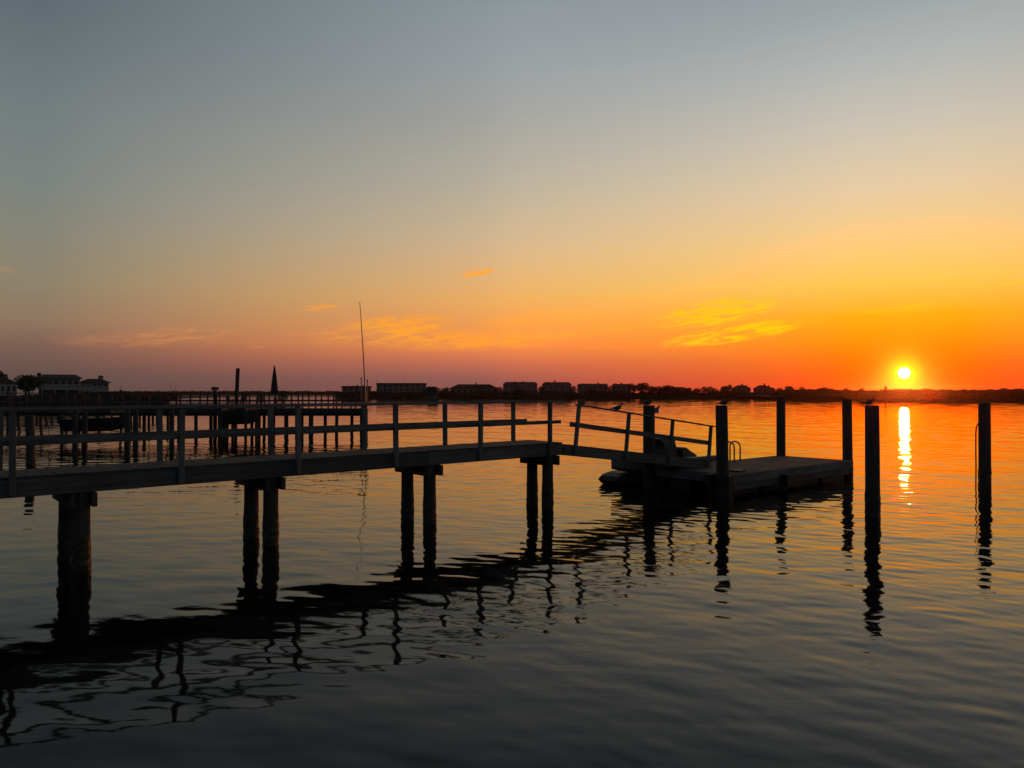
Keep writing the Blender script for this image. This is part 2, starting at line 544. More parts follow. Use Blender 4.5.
# ------------------------------------------------------------------ water and shores
def build_water():
    """one sheet of water with real waves; the mesh is finer where the photographer's shore is"""
    rs = list(np.arange(3.0, 32.0, 0.042))
    while rs[-1] < 430:
        rs.append(rs[-1] * 1.0022)
    while rs[-1] < 1560:
        rs.append(rs[-1] * 1.012)
    rs = np.array(rs)
    th = np.radians(np.linspace(-56, 56, 620))
    rr, tt = np.meshgrid(rs, th, indexing='ij')
    x, y = rr * np.sin(tt), rr * np.cos(tt)
    drow = np.gradient(rs)[:, None]
    dcol = rs[:, None] * (th[1] - th[0])
    rng = np.random.default_rng(5)
    z = np.zeros_like(x)
    # shelter: calm beside the piers, more ruffled out on the open bay
    sh = np.clip((y + 0.45 * x - 6) / 70.0, 0, 1)
    lee = np.clip((1.2 * x + 0.5 * y) / 16.0, 0, 1)           # the lee of the long pier, lower left
    for lam0, slope, spread, n in WAVES:
        for k in range(n):
            lam = lam0 * rng.uniform(0.75, 1.33)
            a = R(WAVE_DIR) + rng.normal(0, spread)
            kx, ky = math.sin(a) * 2 * math.pi / lam, math.cos(a) * 2 * math.pi / lam
            amp = slope * math.sqrt(2.0 / n) * lam / (2 * math.pi)
            # drop components the mesh cannot carry
            lim = np.clip(lam / np.maximum(drow, dcol * max(abs(math.sin(a)), 0.15)) / 3.0 - 1.0, 0, 1)
            grow = CALM + (1.5 - CALM) * sh if lam0 < 3 else 0.7 + 0.8 * sh
            if lam0 < 0.5:
                grow = 0.42 + 0.36 * lee + 0.95 * sh
            z += amp * lim * grow * np.sin(kx * x + ky * y + rng.uniform(0, 6.283))
    z *= np.clip((rs - 3) / 3, 0, 1)[:, None]
    z *= np.clip((1500 - rs) / 700, 0, 1)[:, None]
    nr, nc = x.shape
    co = np.stack([x, y, z], -1).reshape(-1, 3)
    idx = np.arange(nr * nc).reshape(nr, nc)
    q = np.stack([idx[:-1, :-1], idx[:-1, 1:], idx[1:, 1:], idx[1:, :-1]], -1)[..., ::-1].reshape(-1, 4)
    # flat skirt that carries the sheet past the modelled waves, behind and beside the viewer
    base = len(co)
    side = [(rs[-1] * math.sin(th[-1]), rs[-1] * math.cos(th[-1]), 0.0), (rs[-1] * math.sin(th[0]), rs[-1] * math.cos(th[0]), 0.0)]
    ext = [(0, 0, 0.0)] + [side[0]] + [(1500 * math.sin(R(t)), 1500 * math.cos(R(t)), 0.0) for t in range(64, 300, 8)] + [side[1]]
    co = np.concatenate([co, np.array(ext)], 0)
    me = bpy.data.meshes.new('water')
    nq, m = len(q), len(ext) - 2
    tri = np.array([(base, base + i + 2, base + i + 1) for i in range(m)])
    near = np.array([(base, idx[0, c], idx[0, c + 1]) for c in range(nc - 1)])[:, ::-1]
    tris = np.concatenate([tri, near], 0)
    me.vertices.add(len(co))
    me.vertices.foreach_set('co', co.astype(np.float32).ravel())
    me.loops.add(nq * 4 + len(tris) * 3)
    me.loops.foreach_set('vertex_index', np.concatenate([q.ravel(), tris.ravel()]).astype(np.int32))
    me.polygons.add(nq + len(tris))
    st = np.concatenate([np.arange(nq) * 4, nq * 4 + np.arange(len(tris)) * 3]).astype(np.int32)
    me.polygons.foreach_set('loop_start', st)
    me.polygons.foreach_set('use_smooth', np.ones(nq + len(tris), dtype=bool))
    me.materials.append(M['water'])
    me.update(calc_edges=True)
    me.validate()
    o = bpy.data.objects.new('water', me)
    o['kind'] = 'structure'
    o.location = (0, 0, -0.08)          # the tide stands a little below the piles' datum
    C.objects.link(o)


WAVE_DIR = 26.0       # degrees from straight ahead that the ripples run
CALM = 0.58
# (wavelength m, rms slope, spread of direction, number of components)
WAVES = ((0.24, 0.014, 0.45, 22), (0.42, 0.016, 0.5, 18), (0.8, 0.0145, 0.6, 16), (1.4, 0.0125, 0.65, 14), (2.6, 0.006, 0.5, 12), (5.0, 0.004, 0.45, 8))
build_water()


def land(name, front, depth, z_edge, z_back):
    """a strip of land: front is a list of (px, distance) along its waterline"""
    rnd = random.Random(len(front) * 13)
    pts = []
    for (a, da), (b, db) in zip(front[:-1], front[1:]):
        n = max(4, int(abs(b - a) / 8))
        for i in range(n):
            t = i / n
            px, d = a + (b - a) * t, da + (db - da) * t
            pts.append((ground_x(px, d), d + rnd.uniform(-0.004, 0.004) * d))
    pts.append((ground_x(*front[-1]), front[-1][1]))
    rings = []
    for dy, z in ((0.0, -0.6), (1.0, z_edge * 0.5), (3.0, z_edge), (14.0, z_edge + 0.25), (depth, z_back)):
        rings.append([(x, y + dy, z + (rnd.uniform(-0.12, 0.12) if z > 0 else 0)) for x, y in pts])
    n = len(pts)
    vs = [p for r in rings for p in r]
    fs = [(i * n + k, i * n + k + 1, (i + 1) * n + k + 1, (i + 1) * n + k) for i in range(len(rings) - 1) for k in range(n - 1)]
    o = MB().add(vs, fs).build(name, 'soil', smooth=True)
    o['kind'] = 'structure'
    return o


land('near_shore', [(-220, 150), (-60, 168), (60, 172), (104, 175), (160, 186), (168, 196)], 130, 1.0, 1.6)
land('distant_shore', [(60, 860), (200, 880), (345, 900), (470, 900)], 200, 1.2, 2.0)
land('far_shore', [(334, 384), (440, 380), (560, 378), (700, 372), (800, 366), (830, 366)], 150, 0.8, 1.6)
land('marsh_shore', [(792, 296), (800, 291), (860, 286), (940, 272), (1040, 250), (1180, 225)], 120, 0.7, 1.4)


# ------------------------------------------------------------------ vegetation
def leaf_cloud(mb, rnd, cx, cy, cz, rx, ry, rz, n, s):
    """n leaf sprays scattered through an ellipsoid, denser near its skin"""
    for _ in range(n):
        while True:
            a = Vector((rnd.uniform(-1, 1), rnd.uniform(-1, 1), rnd.uniform(-1, 1)))
            if 0.1 < a.length < 1:
                break
        a = a * (a.length ** -0.35)
        if a.length > 1.06:
            a *= 0.98
        p = Vector((cx + a.x * rx, cy + a.y * ry, cz + a.z * rz))
        u = Vector((rnd.gauss(0, 1), rnd.gauss(0, 1), rnd.gauss(0, 1))).normalized()
        v = u.orthogonal().normalized()
        q = s * rnd.uniform(0.5, 1.2)
        mb.add([p - u * q, p - v * q * 0.5, p + u * q, p + v * q * 0.5], [(0, 1, 2, 3)])


def make_tree(label, cat_group, h, w, seed, m='leaf', trunk_h=None, lobes=7, n=170, leaf=0.34, name='shore_tree'):
    rnd = random.Random(seed)
    t = thing(name, label, 'tree', group=cat_group)
    th = trunk_h if trunk_h is not None else h * 0.3
    tb = MB()
    tb.tube([(0, 0, -0.4), (0.05 * w, 0, th * 0.6), (0, 0.03 * w, th), (0.04 * w, 0, h * 0.72)], [0.045 * h, 0.036 * h, 0.03 * h, 0.01 * h], 8)
    for k in range(4):
        a = k * 1.7 + rnd.random()
        tb.tube([(0, 0, th * (0.7 + 0.15 * k)), (math.cos(a) * w * 0.18, math.sin(a) * w * 0.18, h * (0.45 + 0.06 * k)), (math.cos(a) * w * 0.36, math.sin(a) * w * 0.36, h * (0.58 + 0.07 * k))], [0.018 * h, 0.012 * h, 0.005 * h], 6)
    tb.build('trunk', 'bark', t)
    cb = MB()
    for k in range(lobes):
        a = rnd.random() * 6.28
        rr = w * 0.5 * rnd.uniform(0.25, 0.62)
        z = h * (0.42 + 0.45 * (k + rnd.random()) / lobes)
        sc = rnd.uniform(0.24, 0.36)
        leaf_cloud(cb, rnd, math.cos(a) * rr, math.sin(a) * rr, z, w * sc, w * sc, min(h * 0.2, w * sc * 0.8), n, leaf)
    leaf_cloud(cb, rnd, 0, 0, h * 0.66, w * 0.34, w * 0.34, h * 0.31, n, leaf)
    cb.build('crown', m, t)
    return t


def shrub_band(name, label, front, zlo, zhi, dback, n, m, s, seed, kind_cat='shrubs', ground=0.5):
    """continuous scrub along a shoreline that nobody could count"""
    rnd = random.Random(seed)
    mb = MB()
    seg = list(zip(front[:-1], front[1:]))
    tl = [abs(ground_x(*b) - ground_x(*a)) for a, b in seg]
    tot = sum(tl)
    ph = [rnd.uniform(0, 6.28) for _ in range(5)]
    for _ in range(n):
        r = rnd.random() * tot
        for (a, b), L in zip(seg, tl):
            if r <= L:
                break
            r -= L
        t = r / L
        d = a[1] + (b[1] - a[1]) * t + 0.6 + rnd.random() ** 1.5 * dback
        x = ground_x(a[0] + (b[0] - a[0]) * t, a[1] + (b[1] - a[1]) * t)
        crest = zlo + (zhi - zlo) * (0.45 + 0.22 * math.sin(x * 0.21 + ph[0]) + 0.18 * math.sin(x * 0.53 + ph[1]) + 0.15 * math.sin(x * 1.3 + ph[2]))
        z = ground + (crest - ground) * rnd.random() ** 0.8
        p = Vector((x, d, z))
        u = Vector((rnd.gauss(0, 1), rnd.gauss(0, 0.5), rnd.gauss(0, 1.0))).normalized()
        v = u.cross(Vector((0, 1, 0.2))).normalized()
        q = s * rnd.uniform(0.5, 1.2)
        mb.add([p - u * q, p - v * q * 0.6, p + u * q, p + v * q * 0.6], [(0, 1, 2, 3)])
    return tag(mb.build(name, m), label, kind_cat, kind='stuff')


shrub_band('shore_scrub', 'low dark scrub along the foot of the far houses', [(334, 384), (440, 380), (560, 378), (700, 372), (830, 366)], 2.0, 3.9, 9, 22000, 'leaf2', 0.5, 5)
shrub_band('marsh_scrub', 'dense low scrub along the marsh shore under the sun', [(792, 296), (800, 291), (860, 286), (940, 272), (1040, 250), (1180, 225)], 2.9, 4.1, 26, 26000, 'leaf2', 0.42, 8)
shrub_band('bank_scrub', 'low dark plants along the left bank below the houses', [(-120, 160), (-60, 168), (60, 172), (104, 175), (166, 186)], 1.7, 2.9, 7, 9000, 'leaf2', 0.3, 9)
shrub_band('distant_scrub', 'faint low treeline on the most distant shore', [(60, 860), (200, 880), (345, 900), (470, 900)], 2.6, 4.4, 40, 9000, 'leaf', 1.0, 12)

# trees on the far shore: (px, distance, top pixel row, width in pixels, kind)
tree_specs = [
    # between the houses
    ('round dark tree between the last flat roofed house and the low roofs', 'trees between the far houses', [(641, 372, 382.6, 20, 0), (634, 378, 383.6, 12, 1)]),
    ('small bushy tree in the gap between far houses', 'bushes in gaps between far houses', [(444, 386, 387.6, 11, 1), (434, 384, 386.5, 12, 0), (500.5, 385, 386.5, 10, 0), (540, 384, 386, 9, 1), (574, 382, 385.5, 9, 0), (609.8, 381, 386, 8, 1), (653, 380, 386, 10, 0), (658, 376, 386.5, 9, 1), (520, 381, 389, 14, 1), (590, 380, 389, 14, 0)]),
    ('dark tree in the ragged row left of the two round roofed houses', 'ragged row of far trees', [(663, 376, 385.6, 14, 0), (671, 378, 385.4, 13, 1), (679, 374, 386.6, 12, 0), (687, 376, 387.8, 9, 1), (697, 376, 388, 9, 0), (704, 372, 386.8, 9, 1), (709, 374, 386.2, 10, 0), (716, 376, 388.2, 8, 1), (724, 372, 385.8, 9, 0), (728.5, 374, 384.8, 7, 1)]),
    ('dark tree in the thinning row right of the two round roofed houses', 'thinning row of far trees', [(772, 372, 387.2, 9, 0), (778, 370, 387.8, 9, 1), (790, 368, 385.8, 12, 0), (803, 366, 386.6, 8, 1)]),
    ('low bushy tree rising from the marsh scrub left of the sun', 'bushy trees in the marsh left of the sun', [(812, 300, 389.2, 12, 1), (820, 302, 387.6, 8, 0), (827, 304, 387.3, 10, 1), (836, 300, 389.3, 10, 0), (846, 300, 388.2, 9, 1), (861, 298, 387.6, 8, 0), (872, 300, 389.6, 12, 1)]),
    ('low bushy tree rising from the marsh scrub under and right of the sun', 'bushy trees in the marsh right of the sun', [(906, 290, 389.6, 14, 1), (928, 288, 388.2, 18, 0), (946, 286, 389.3, 14, 1), (962, 284, 388.8, 12, 0), (978, 282, 389.4, 14, 1), (992, 280, 388.9, 12, 0), (1006, 276, 388.2, 14, 1), (1019, 272, 388.2, 12, 0), (1034, 270, 388, 14, 1), (1052, 268, 388.6, 14, 0)]),
]
protos = [make_tree('', '', 6.0, 5.0, 21 + k, m, lobes=6, n=120, leaf=0.3) for k, m in enumerate(('leaf', 'leaf2'))]
first = [True, True]
for label, grp, lst in tree_specs:
    for px, d, top, wpx, k in lst:
        h = EYE + (392 - top) / F * d - 0.7
        w = wpx / F * d * 1.1
        if first[k]:
            t, first[k] = protos[k], False
        else:
            t = copy_tree(protos[k])
        t.location = (ground_x(px, d), d, 0.7)
        t.scale = (w / 5.0, w / 5.0, h / 6.0)
        t.rotation_euler = (0, 0, px * 1.37)
        tag(t, label, 'tree', grp)


# ------------------------------------------------------------------ houses
def window(parent, x, y, z, w, h, trim):
    f = MB()
    b = 0.09
    f.box(x - w / 2 - b, x + w / 2 + b, y - 0.06, y + 0.02, z - b, z + 0.0)
    f.box(x - w / 2 - b, x + w / 2 + b, y - 0.06, y + 0.02, z + h, z + h + b)
    f.box(x - w / 2 - b, x - w / 2, y - 0.06, y + 0.02, z, z + h)
    f.box(x + w / 2, x + w / 2 + b, y - 0.06, y + 0.02, z, z + h)
    fo = f.build('window', trim, parent)
    MB().box(x - w / 2, x + w / 2, y - 0.03, y + 0.015, z, z + h).build('pane', 'glass', fo)


def house(name, label, px0, px1, d, top, eave, base, roof='hip', wall='wall_grey', rmat='roof', deep=10.0, win=(5, 2), group=None, overhang=0.5, inset=None, rz=None, trim='old_trim'):
    """a house drawn to the pixel columns px0..px1 at distance d; top, eave, base are rows of the photograph turned into heights"""
    zt, ze, zb = [EYE + (392 - r) / F * d for r in (top, eave, base)]
    x0, x1 = ground_x(px0, d), ground_x(px1, d)
    face = math.atan2(-(x0 + x1) / 2, d)                        # fronts turned to the water
    w = (x1 - x0) * math.cos(face)
    t = thing(name, label, 'house', ((x0 + x1) / 2, d, zb), face, group)
    he, ht = ze - zb, zt - zb
    wi = w / 2 - overhang
    MB().box(-wi, wi, 0, deep, -1.0, he).build('wall', wall, t)
    ov = overhang
    rb = MB()
    X0, X1, Y0, Y1 = -w / 2, w / 2, -ov, deep + ov
    e = he + 0.02
    if roof == 'flat':
        rb.box(X0, X1, Y0, Y1, e, ht)
        rb.box(X0 + 0.8, X1 - 0.8, Y0 + 0.8, Y1 - 0.8, ht + 0.002, ht + 0.18)
    elif roof == 'gable':                    # ridge runs along the width
        my = (Y0 + Y1) / 2
        rb.add([(X0, Y0, e), (X1, Y0, e), (X1, Y1, e), (X0, Y1, e), (X0, my, ht), (X1, my, ht)],
               [(0, 1, 5, 4), (2, 3, 4, 5), (0, 4, 3), (1, 2, 5), (3, 2, 1, 0)])
    else:
        k = inset if inset is not None else min((Y1 - Y0) / 2, w * 0.3)
        my = (Y0 + Y1) / 2
        rb.add([(X0, Y0, e), (X1, Y0, e), (X1, Y1, e), (X0, Y1, e), (X0 + k, my - deep * 0.12, ht), (X1 - k, my - deep * 0.12, ht), (X1 - k, my + deep * 0.12, ht), (X0 + k, my + deep * 0.12, ht)],
               [(0, 1, 5, 4), (1, 2, 6, 5), (2, 3, 7, 6), (3, 0, 4, 7), (4, 5, 6, 7), (3, 2, 1, 0)])
    rb.build('roof', rmat, t)
    nx, nz = win
    fl = he / nz if nz else he
    for j in range(nz):
        for i in range(nx):
            window(t, -wi + (i + 0.5) * 2 * wi / nx, 0.0, j * fl + fl * 0.32, min(1.2, wi * 1.1 / nx), fl * 0.45, trim)
    return t, he, ht, w


FARG = 'row of houses on the far shore'
house('beach_house', 'small low flat roofed house left of the long grey block', 341, 372, 392, 386.4, 387.6, 395, 'flat', 'wall_grey', 'roof', 8, (5, 2), FARG, 0.5)
t, he, ht, w = house('apartment_block', 'long grey flat roofed block right of the tall thin pole', 376, 427, 388, 383.4, 384.4, 395.4, 'flat', 'wall_grey', 'roof', 12, (9, 3), FARG, 0.3)
m_ = MB()
m_.tube([(-w / 2 + 0.4, 1, ht), (-w / 2 + 0.4, 1, ht + 3.6)], [0.07, 0.04], 6)
m_.build('mast', 'steel', t)
for xx in (-2.8, 1.6):
    MB().tube([(xx, 3, ht), (xx, 3, ht + 2.2)], [0.05, 0.03], 6).build('mast', 'steel', t)
t, he, ht, w = house('beach_house', 'wide low house with a long hipped roof and short aerial', 449, 499, 388, 384.2, 388.6, 395.4, 'hip', 'wall_tan', 'roof2', 12, (8, 1), FARG, 0.6, inset=4.5)
MB().tube([(-3.6, 6, ht - 0.1), (-3.6, 6, ht + 2.2)], [0.05, 0.03], 6).build('mast', 'steel', t)
house('beach_house', 'tall pale house with a steep edged flat topped roof left of its twin', 502.5, 538, 388, 381.8, 384.2, 395.4, 'hip', 'wall_grey', 'roof', 12, (6, 2), FARG, 0.35, inset=1.6)
house('beach_house', 'tall pale house with a steep edged flat topped roof right of its twin', 541.5, 572, 386, 382.0, 384.4, 395.4, 'hip', 'wall_grey', 'roof', 12, (5, 2), FARG, 0.35, inset=1.6)
house('beach_house', 'flat roofed house third from the round dark tree', 576.5, 608.6, 385, 383.6, 385.6, 395.4, 'hip', 'wall_tan', 'roof2', 11, (6, 2), FARG, 0.4, inset=1.0)
house('beach_house', 'flat roofed house beside the round dark tree', 611, 632, 384, 383.8, 385.6, 395.4, 'hip', 'wall_grey', 'roof', 11, (4, 2), FARG, 0.4, inset=1.0)
house('beach_house', 'round roofed house left of its neighbour above the waterside pile', 731, 751.5, 382, 385.2, 388.4, 396, 'hip', 'wall_grey', 'roof', 10, (4, 2), FARG, 0.4, inset=3.2)
house('beach_house', 'round roofed house right of its neighbour above the waterside pile', 752.5, 772, 380, 385.2, 388.6, 396, 'hip', 'wall_tan', 'roof2', 10, (4, 2), FARG, 0.4, inset=3.2)
house('beach_house', 'low long house half hidden in the ragged row of far trees', 660, 690, 386, 387.0, 389.2, 396, 'hip', 'wall_tan', 'roof', 10, (5, 1), FARG, 0.4, inset=3.5)

def roof_bits(t, lst):
    for nm, x, y, z0, w_, h_, m_ in lst:
        if nm == 'dormer':
            MB().add([(x - w_ / 2, y, z0), (x + w_ / 2, y, z0), (x, y, z0 + h_), (x - w_ / 2, y + 3, z0), (x + w_ / 2, y + 3, z0), (x, y + 3, z0 + h_)],
                     [(0, 1, 2), (5, 4, 3), (1, 4, 5, 2), (3, 0, 2, 5), (0, 3, 4, 1)]).build('dormer', m_, t)
        else:
            MB().box(x - w_ / 2, x + w_ / 2, y, y + w_, z0, z0 + h_).build(nm, m_, t)


for t in [o for o in C.objects if o.name.startswith('beach_house')]:
    rf = next(c for c in t.children if c.name.startswith('roof'))
    zs = [v.co.z for v in rf.data.vertices]
    xs = [v.co.x for v in rf.data.vertices]
    w_, he_, ht_ = max(xs) - min(xs), min(zs), max(zs)
    q = random.Random(int(t.location.x * 10))
    bits = [('chimney', q.uniform(-0.3, 0.3) * w_, 5.0, ht_ - 0.3, 0.7, q.uniform(0.7, 1.3), 'roof2')]
    for k in range(q.choice((1, 2, 2))):
        bits.append(('dormer', q.uniform(-0.32, 0.32) * w_, q.uniform(1.0, 3.0), he_ + 0.15, q.uniform(2.2, 3.6), (ht_ - he_) * q.uniform(0.6, 1.0) + 0.3, 'roof'))
    roof_bits(t, bits)

# the near left bank: two big houses and a white one
NEARG = 'houses on the left bank'


def deck_rail(parent, x0, x1, y, z, n):
    mb = MB()
    mb.box(x0, x1, y, y + 2.4, z - 0.22, z - 0.02)
    mb.build('balcony', 'trim', parent)
    r = MB()
    r.box(x0, x1, y - 0.01, y + 0.07, z + 0.95, z + 1.05)
    r.box(x0, x1, y + 0.01, y + 0.05, z + 0.10, z + 0.16)
    for i in range(n + 1):
        xx = x0 + (x1 - x0) * i / n
        r.box(xx - 0.025, xx + 0.025, y + 0.012, y + 0.048, z - 0.02, z + 0.95)
    r.build('balustrade', 'trim', parent)
    for i in range(5):
        xx = x0 + 0.15 + (x1 - x0 - 0.3) * i / 4
        MB().box(xx - 0.1, xx + 0.1, y + 0.1, y + 0.3, -1.0, z - 0.22).build('balcony_post', 'trim', parent)


t, he, ht, w = house('waterfront_house', 'big house with long dark hipped roof and chimney on left bank', 36, 83, 182, 374.2, 378.4, 396.5, 'hip', 'wall_pale', 'roof', 11, (6, 2), NEARG, 0.6, inset=1.4)
MB().box(-w / 2 + 0.2, -w / 2 + 1.0, 3.6, 4.5, he, ht + 0.35).build('chimney', 'roof2', t)
deck_rail(t, -w / 2 + 1.2, w / 2 + 2.0, -2.6, he * 0.42, 40)
t, he, ht, w = house('waterfront_house', 'house with lower dark roof and small cupola right of the chimney house', 77.5, 111.5, 186, 378.6, 382.6, 396.5, 'hip', 'wall_pale', 'roof2', 10, (5, 2), NEARG, 0.6, inset=2.2)
MB().box(0.8, 1.9, 4.2, 5.3, ht - 0.25, ht + 0.5).build('cupola', 'wall_white', t)
MB().add([(0.6, 4.0, ht + 0.5), (2.1, 4.0, ht + 0.5), (2.1, 5.5, ht + 0.5), (0.6, 5.5, ht + 0.5), (1.35, 4.75, ht + 0.95)], [(0, 1, 4), (1, 2, 4), (2, 3, 4), (3, 0, 4), (3, 2, 1, 0)]).build('cupola_roof', 'roof2', t)
deck_rail(t, -w / 2 + 0.8, w / 2 - 0.6, -2.6, he * 0.42, 30)
t, he, ht, w = house('waterfront_house', 'white walled house with big windows at the far left edge', -26, 20, 172, 376.5, 383.6, 395, 'hip', 'wall_white', 'roof2', 10, (7, 1), NEARG, 0.5, inset=3.0, trim='trim')
tr = make_tree('rounded dark tree between the white house and the chimney house', None, 5.2, 6.4, 71, 'leaf', lobes=11, n=260, leaf=0.26)
tr.location = (ground_x(28, 178), 178, 1.6)
tr = make_tree('tall tree behind the white house at the far left edge', None, 7.0, 3.6, 72, 'leaf2', lobes=8, n=200, leaf=0.26)
tr.location = (ground_x(1, 190), 190, 1.4)

bk = MB()
xs0, xs1 = ground_x(-150, 168.5), ground_x(118, 168.5)
nb = int((xs1 - xs0) / 0.35)
for i in range(nb):
    xx = xs0 + i * 0.35
    bk.box(xx, xx + 0.32, 168.3 + 0.03 * (i % 2), 168.5, -0.6, 1.5 + 0.02 * (i % 3))
bk.box(xs0, xs1, 168.0, 168.62, 1.56, 1.72)
bk.box(xs0, xs1, 168.1, 168.27, 0.7, 0.95)
tag(bk.build('bulkhead', 'bulk'), 'plank bulkhead holding the left bank below the houses', 'bulkhead')

for px, d, hgt, lab in ((121, 420, 6.0, 'thin pole standing alone just right of the left bank houses'), (170.5, 500, 8.2, 'left one of two close thin poles on the distant shore'), (175.5, 500, 8.6, 'right one of two close thin poles on the distant shore')):
    t = thing('light_pole', lab, 'pole', (ground_x(px, d), d, 0.0), 0, 'thin distant poles')
    MB().tube([(0, 0, -1), (0, 0, hgt)], [0.16, 0.09], 8).build('pole', 'steel', t)
    MB().box(-0.1, 0.9, -0.12, 0.12, hgt + 0.02, hgt + 0.16).build('lamp_head', 'steel', t)

# ------------------------------------------------------------------ the pier
PX, PY, TH = -7.2342, 12.5239, 0.7009
U = Vector((math.cos(TH), math.sin(TH), 0))
N = Vector((math.sin(TH), -math.cos(TH), 0))          # towards the camera side
PO = Vector((PX, PY, 0))
RISE = 0.0030                                        # the pier climbs a touch towards its outer end


def pt(t, off=0.0, z=0.0):
    """t metres along the pier, off metres to the camera's side of its near edge"""
    return PO + U * t + N * off + Vector((0, 0, z))


def loc(t, off=0.0, z=0.0):
    """the same in the pier's own frame (x along, y away from the camera)"""
    return Vector((t, -off, z))


DZ = 1.60          # deck height
WID = 1.22
T0, T1 = -4.6, 11.15
pier = thing('timber_pier', 'long raised timber pier with grey railings on both sides crossing the foreground water', 'pier', (PX, PY, -RISE * 11.0), TH)
pier.rotation_euler = (0, -RISE, TH)
db = MB()
t = T0
rnd = random.Random(4)
while t < T1 - 0.1:
    e = min(t + 0.138, T1)
    a, b = rnd.uniform(-0.006, 0.006), rnd.uniform(-0.003, 0.003)
    db.box(-WID - 0.03 + a, 0.03 + a, t, e, DZ - 0.038 + b, DZ + b)
    t += 0.146
dk = db.build('deck_boards', 'deck', pier)
dk.matrix_local = Matrix(((0, 1, 0, 0), (-1, 0, 0, 0), (0, 0, 1, 0), (0, 0, 0, 1)))
for off, nm in ((0.02, 'stringer'), (-WID - 0.02, 'stringer'), (-WID / 2, 'stringer')):
    # three lengths per stringer, butted over the caps
    cuts = [T0, 1.62, 7.0, T1]
    for a, b in zip(cuts[:-1], cuts[1:]):
        beam(nm, loc(a + 0.004, off, DZ - 0.042 - 0.145), loc(b - 0.004, off, DZ - 0.042 - 0.145), 0.05, 0.285, 'beam', pier)
posts_near = [-3.35, -0.84, 1.69, 3.9, 6.12, 8.42, 10.65]
posts_far = [-3.3, -0.86, 1.72, 3.92, 6.14, 8.40, 10.62]
for t in posts_near:
    bo = beam('rail_post', loc(t, 0.02 + 0.026 + 0.046, DZ - 0.30 + rnd.uniform(-0.03, 0.02)), loc(t + rnd.uniform(-0.018, 0.018), 0.092, DZ + 1.03), 0.095, 0.09, 'rail', pier, up=(1, 0, 0))
for t in posts_far:
    beam('rail_post', loc(t, -WID - 0.092, DZ - 0.30), loc(t + rnd.uniform(-0.018, 0.018), -WID - 0.092, DZ + 1.03), 0.095, 0.09, 'rail', pier, up=(1, 0, 0))
for off, sg, te in ((0.092, 1, T1 - 0.05), (-WID - 0.092, -1, T1 - 0.1)):
    for a, b in ((T0, 3.9), (3.905, te)):
        beam('top_rail', loc(a, off - 0.01 * sg, DZ + 1.052), loc(b, off - 0.01 * sg, DZ + 1.052), 0.145, 0.04, 'rail', pier)
        beam('mid_rail', loc(a, off - 0.066 * sg, DZ + 0.53), loc(b, off - 0.066 * sg, DZ + 0.53), 0.038, 0.088, 'rail', pier)
# bents: two piles and a doubled cap each; pile spacing differs from bent to bent
for k, (tn, sep, lean) in enumerate(((0.15, 1.12, 0.0), (3.42, 1.0, 0.006), (7.13, 0.92, -0.004), (10.76, 0.60, 0.01))):
    cz = DZ - 0.042 - 0.29
    c0, c1 = -0.12 + 0.26, -0.12 - sep - 0.26
    for s in (-1, 1):
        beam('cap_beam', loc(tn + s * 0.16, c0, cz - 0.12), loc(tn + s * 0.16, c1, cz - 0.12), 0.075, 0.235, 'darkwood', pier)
    for j, off in enumerate((-0.12, -0.12 - sep)):
        pile('pile', tn, -off, -1.4, cz - 0.004, 0.15, pier, (lean, 0.0), 10 + k * 2 + j)
# the bent just out of frame on the left
for s in (-1, 1):
    beam('cap_beam', loc(-3.6 + s * 0.16, 0.14, DZ - 0.452), loc(-3.6 + s * 0.16, -1.4, DZ - 0.452), 0.075, 0.235, 'darkwood', pier)
for off in (-0.12, -1.1):
    pile('pile', -3.6, -off, -1.4, DZ - 0.336, 0.15, pier, (0, 0), 30 + int(-off * 10))

# ------------------------------------------------------------------ gangway
GA, GB = 11.22, 17.6
ZA, ZB = 1.55, 0.76
gw = thing('gangway_ramp', 'sloping grey timber gangway with one railing leading down to the floating dock', 'gangway', tuple(pt(0)), TH)
gd = (loc(GB, 0, ZB) - loc(GA, 0, ZA)).normalized()
gn = Vector((-gd.z, 0, gd.x))


def gl(s, off=0.0, h=0.0):
    """s in 0..1 down the ramp, h metres square to its deck"""
    return loc(GA + (GB - GA) * s, off, ZA + (ZB - ZA) * s) + gn * h


gb = MB()
n = int(6.44 / 0.146)
for i in range(n):
    a, b = (i + 0.03) / n, (i + 0.97) / n
    gb.bar(gl((a + b) / 2, 0.0, -0.02), gl((a + b) / 2, -1.16, -0.02), 0.137, 0.036, up=tuple(gn))
gb.build('deck_boards', 'deck', gw)
for off in (0.02, -1.18):
    beam('stringer', gl(0, off, -0.165), gl(1, off, -0.165), 0.05, 0.245, 'beam', gw, up=tuple(gn))
for i in range(4):
    s = (0.055, 0.365, 0.67, 0.968)[i]
    beam('rail_post', gl(s, 0.09, -0.24), gl(s, 0.09, 1.04), 0.085, 0.09, 'rail', gw, up=(1, 0, 0))
beam('top_rail', gl(0.042, 0.08, 1.06), gl(0.995, 0.08, 1.06), 0.13, 0.038, 'rail', gw, up=tuple(gn))
beam('mid_rail', gl(0.022, 0.025, 0.53), gl(0.985, 0.025, 0.53), 0.038, 0.13, 'rail', gw, up=tuple(gn))
hg = MB()
for off in (-0.1, -1.05):
    hg.tube([gl(-0.012, off + 0.1, -0.12), gl(-0.012, off - 0.1, -0.12)], 0.035, 8)
hg.build('hinge', 'steel', gw)
rl = MB()
rl.tube([gl(0.995, -0.1, -0.03), gl(0.995, -1.05, -0.03)], 0.05, 10)
rl.build('roller', 'black_rubber', gw)

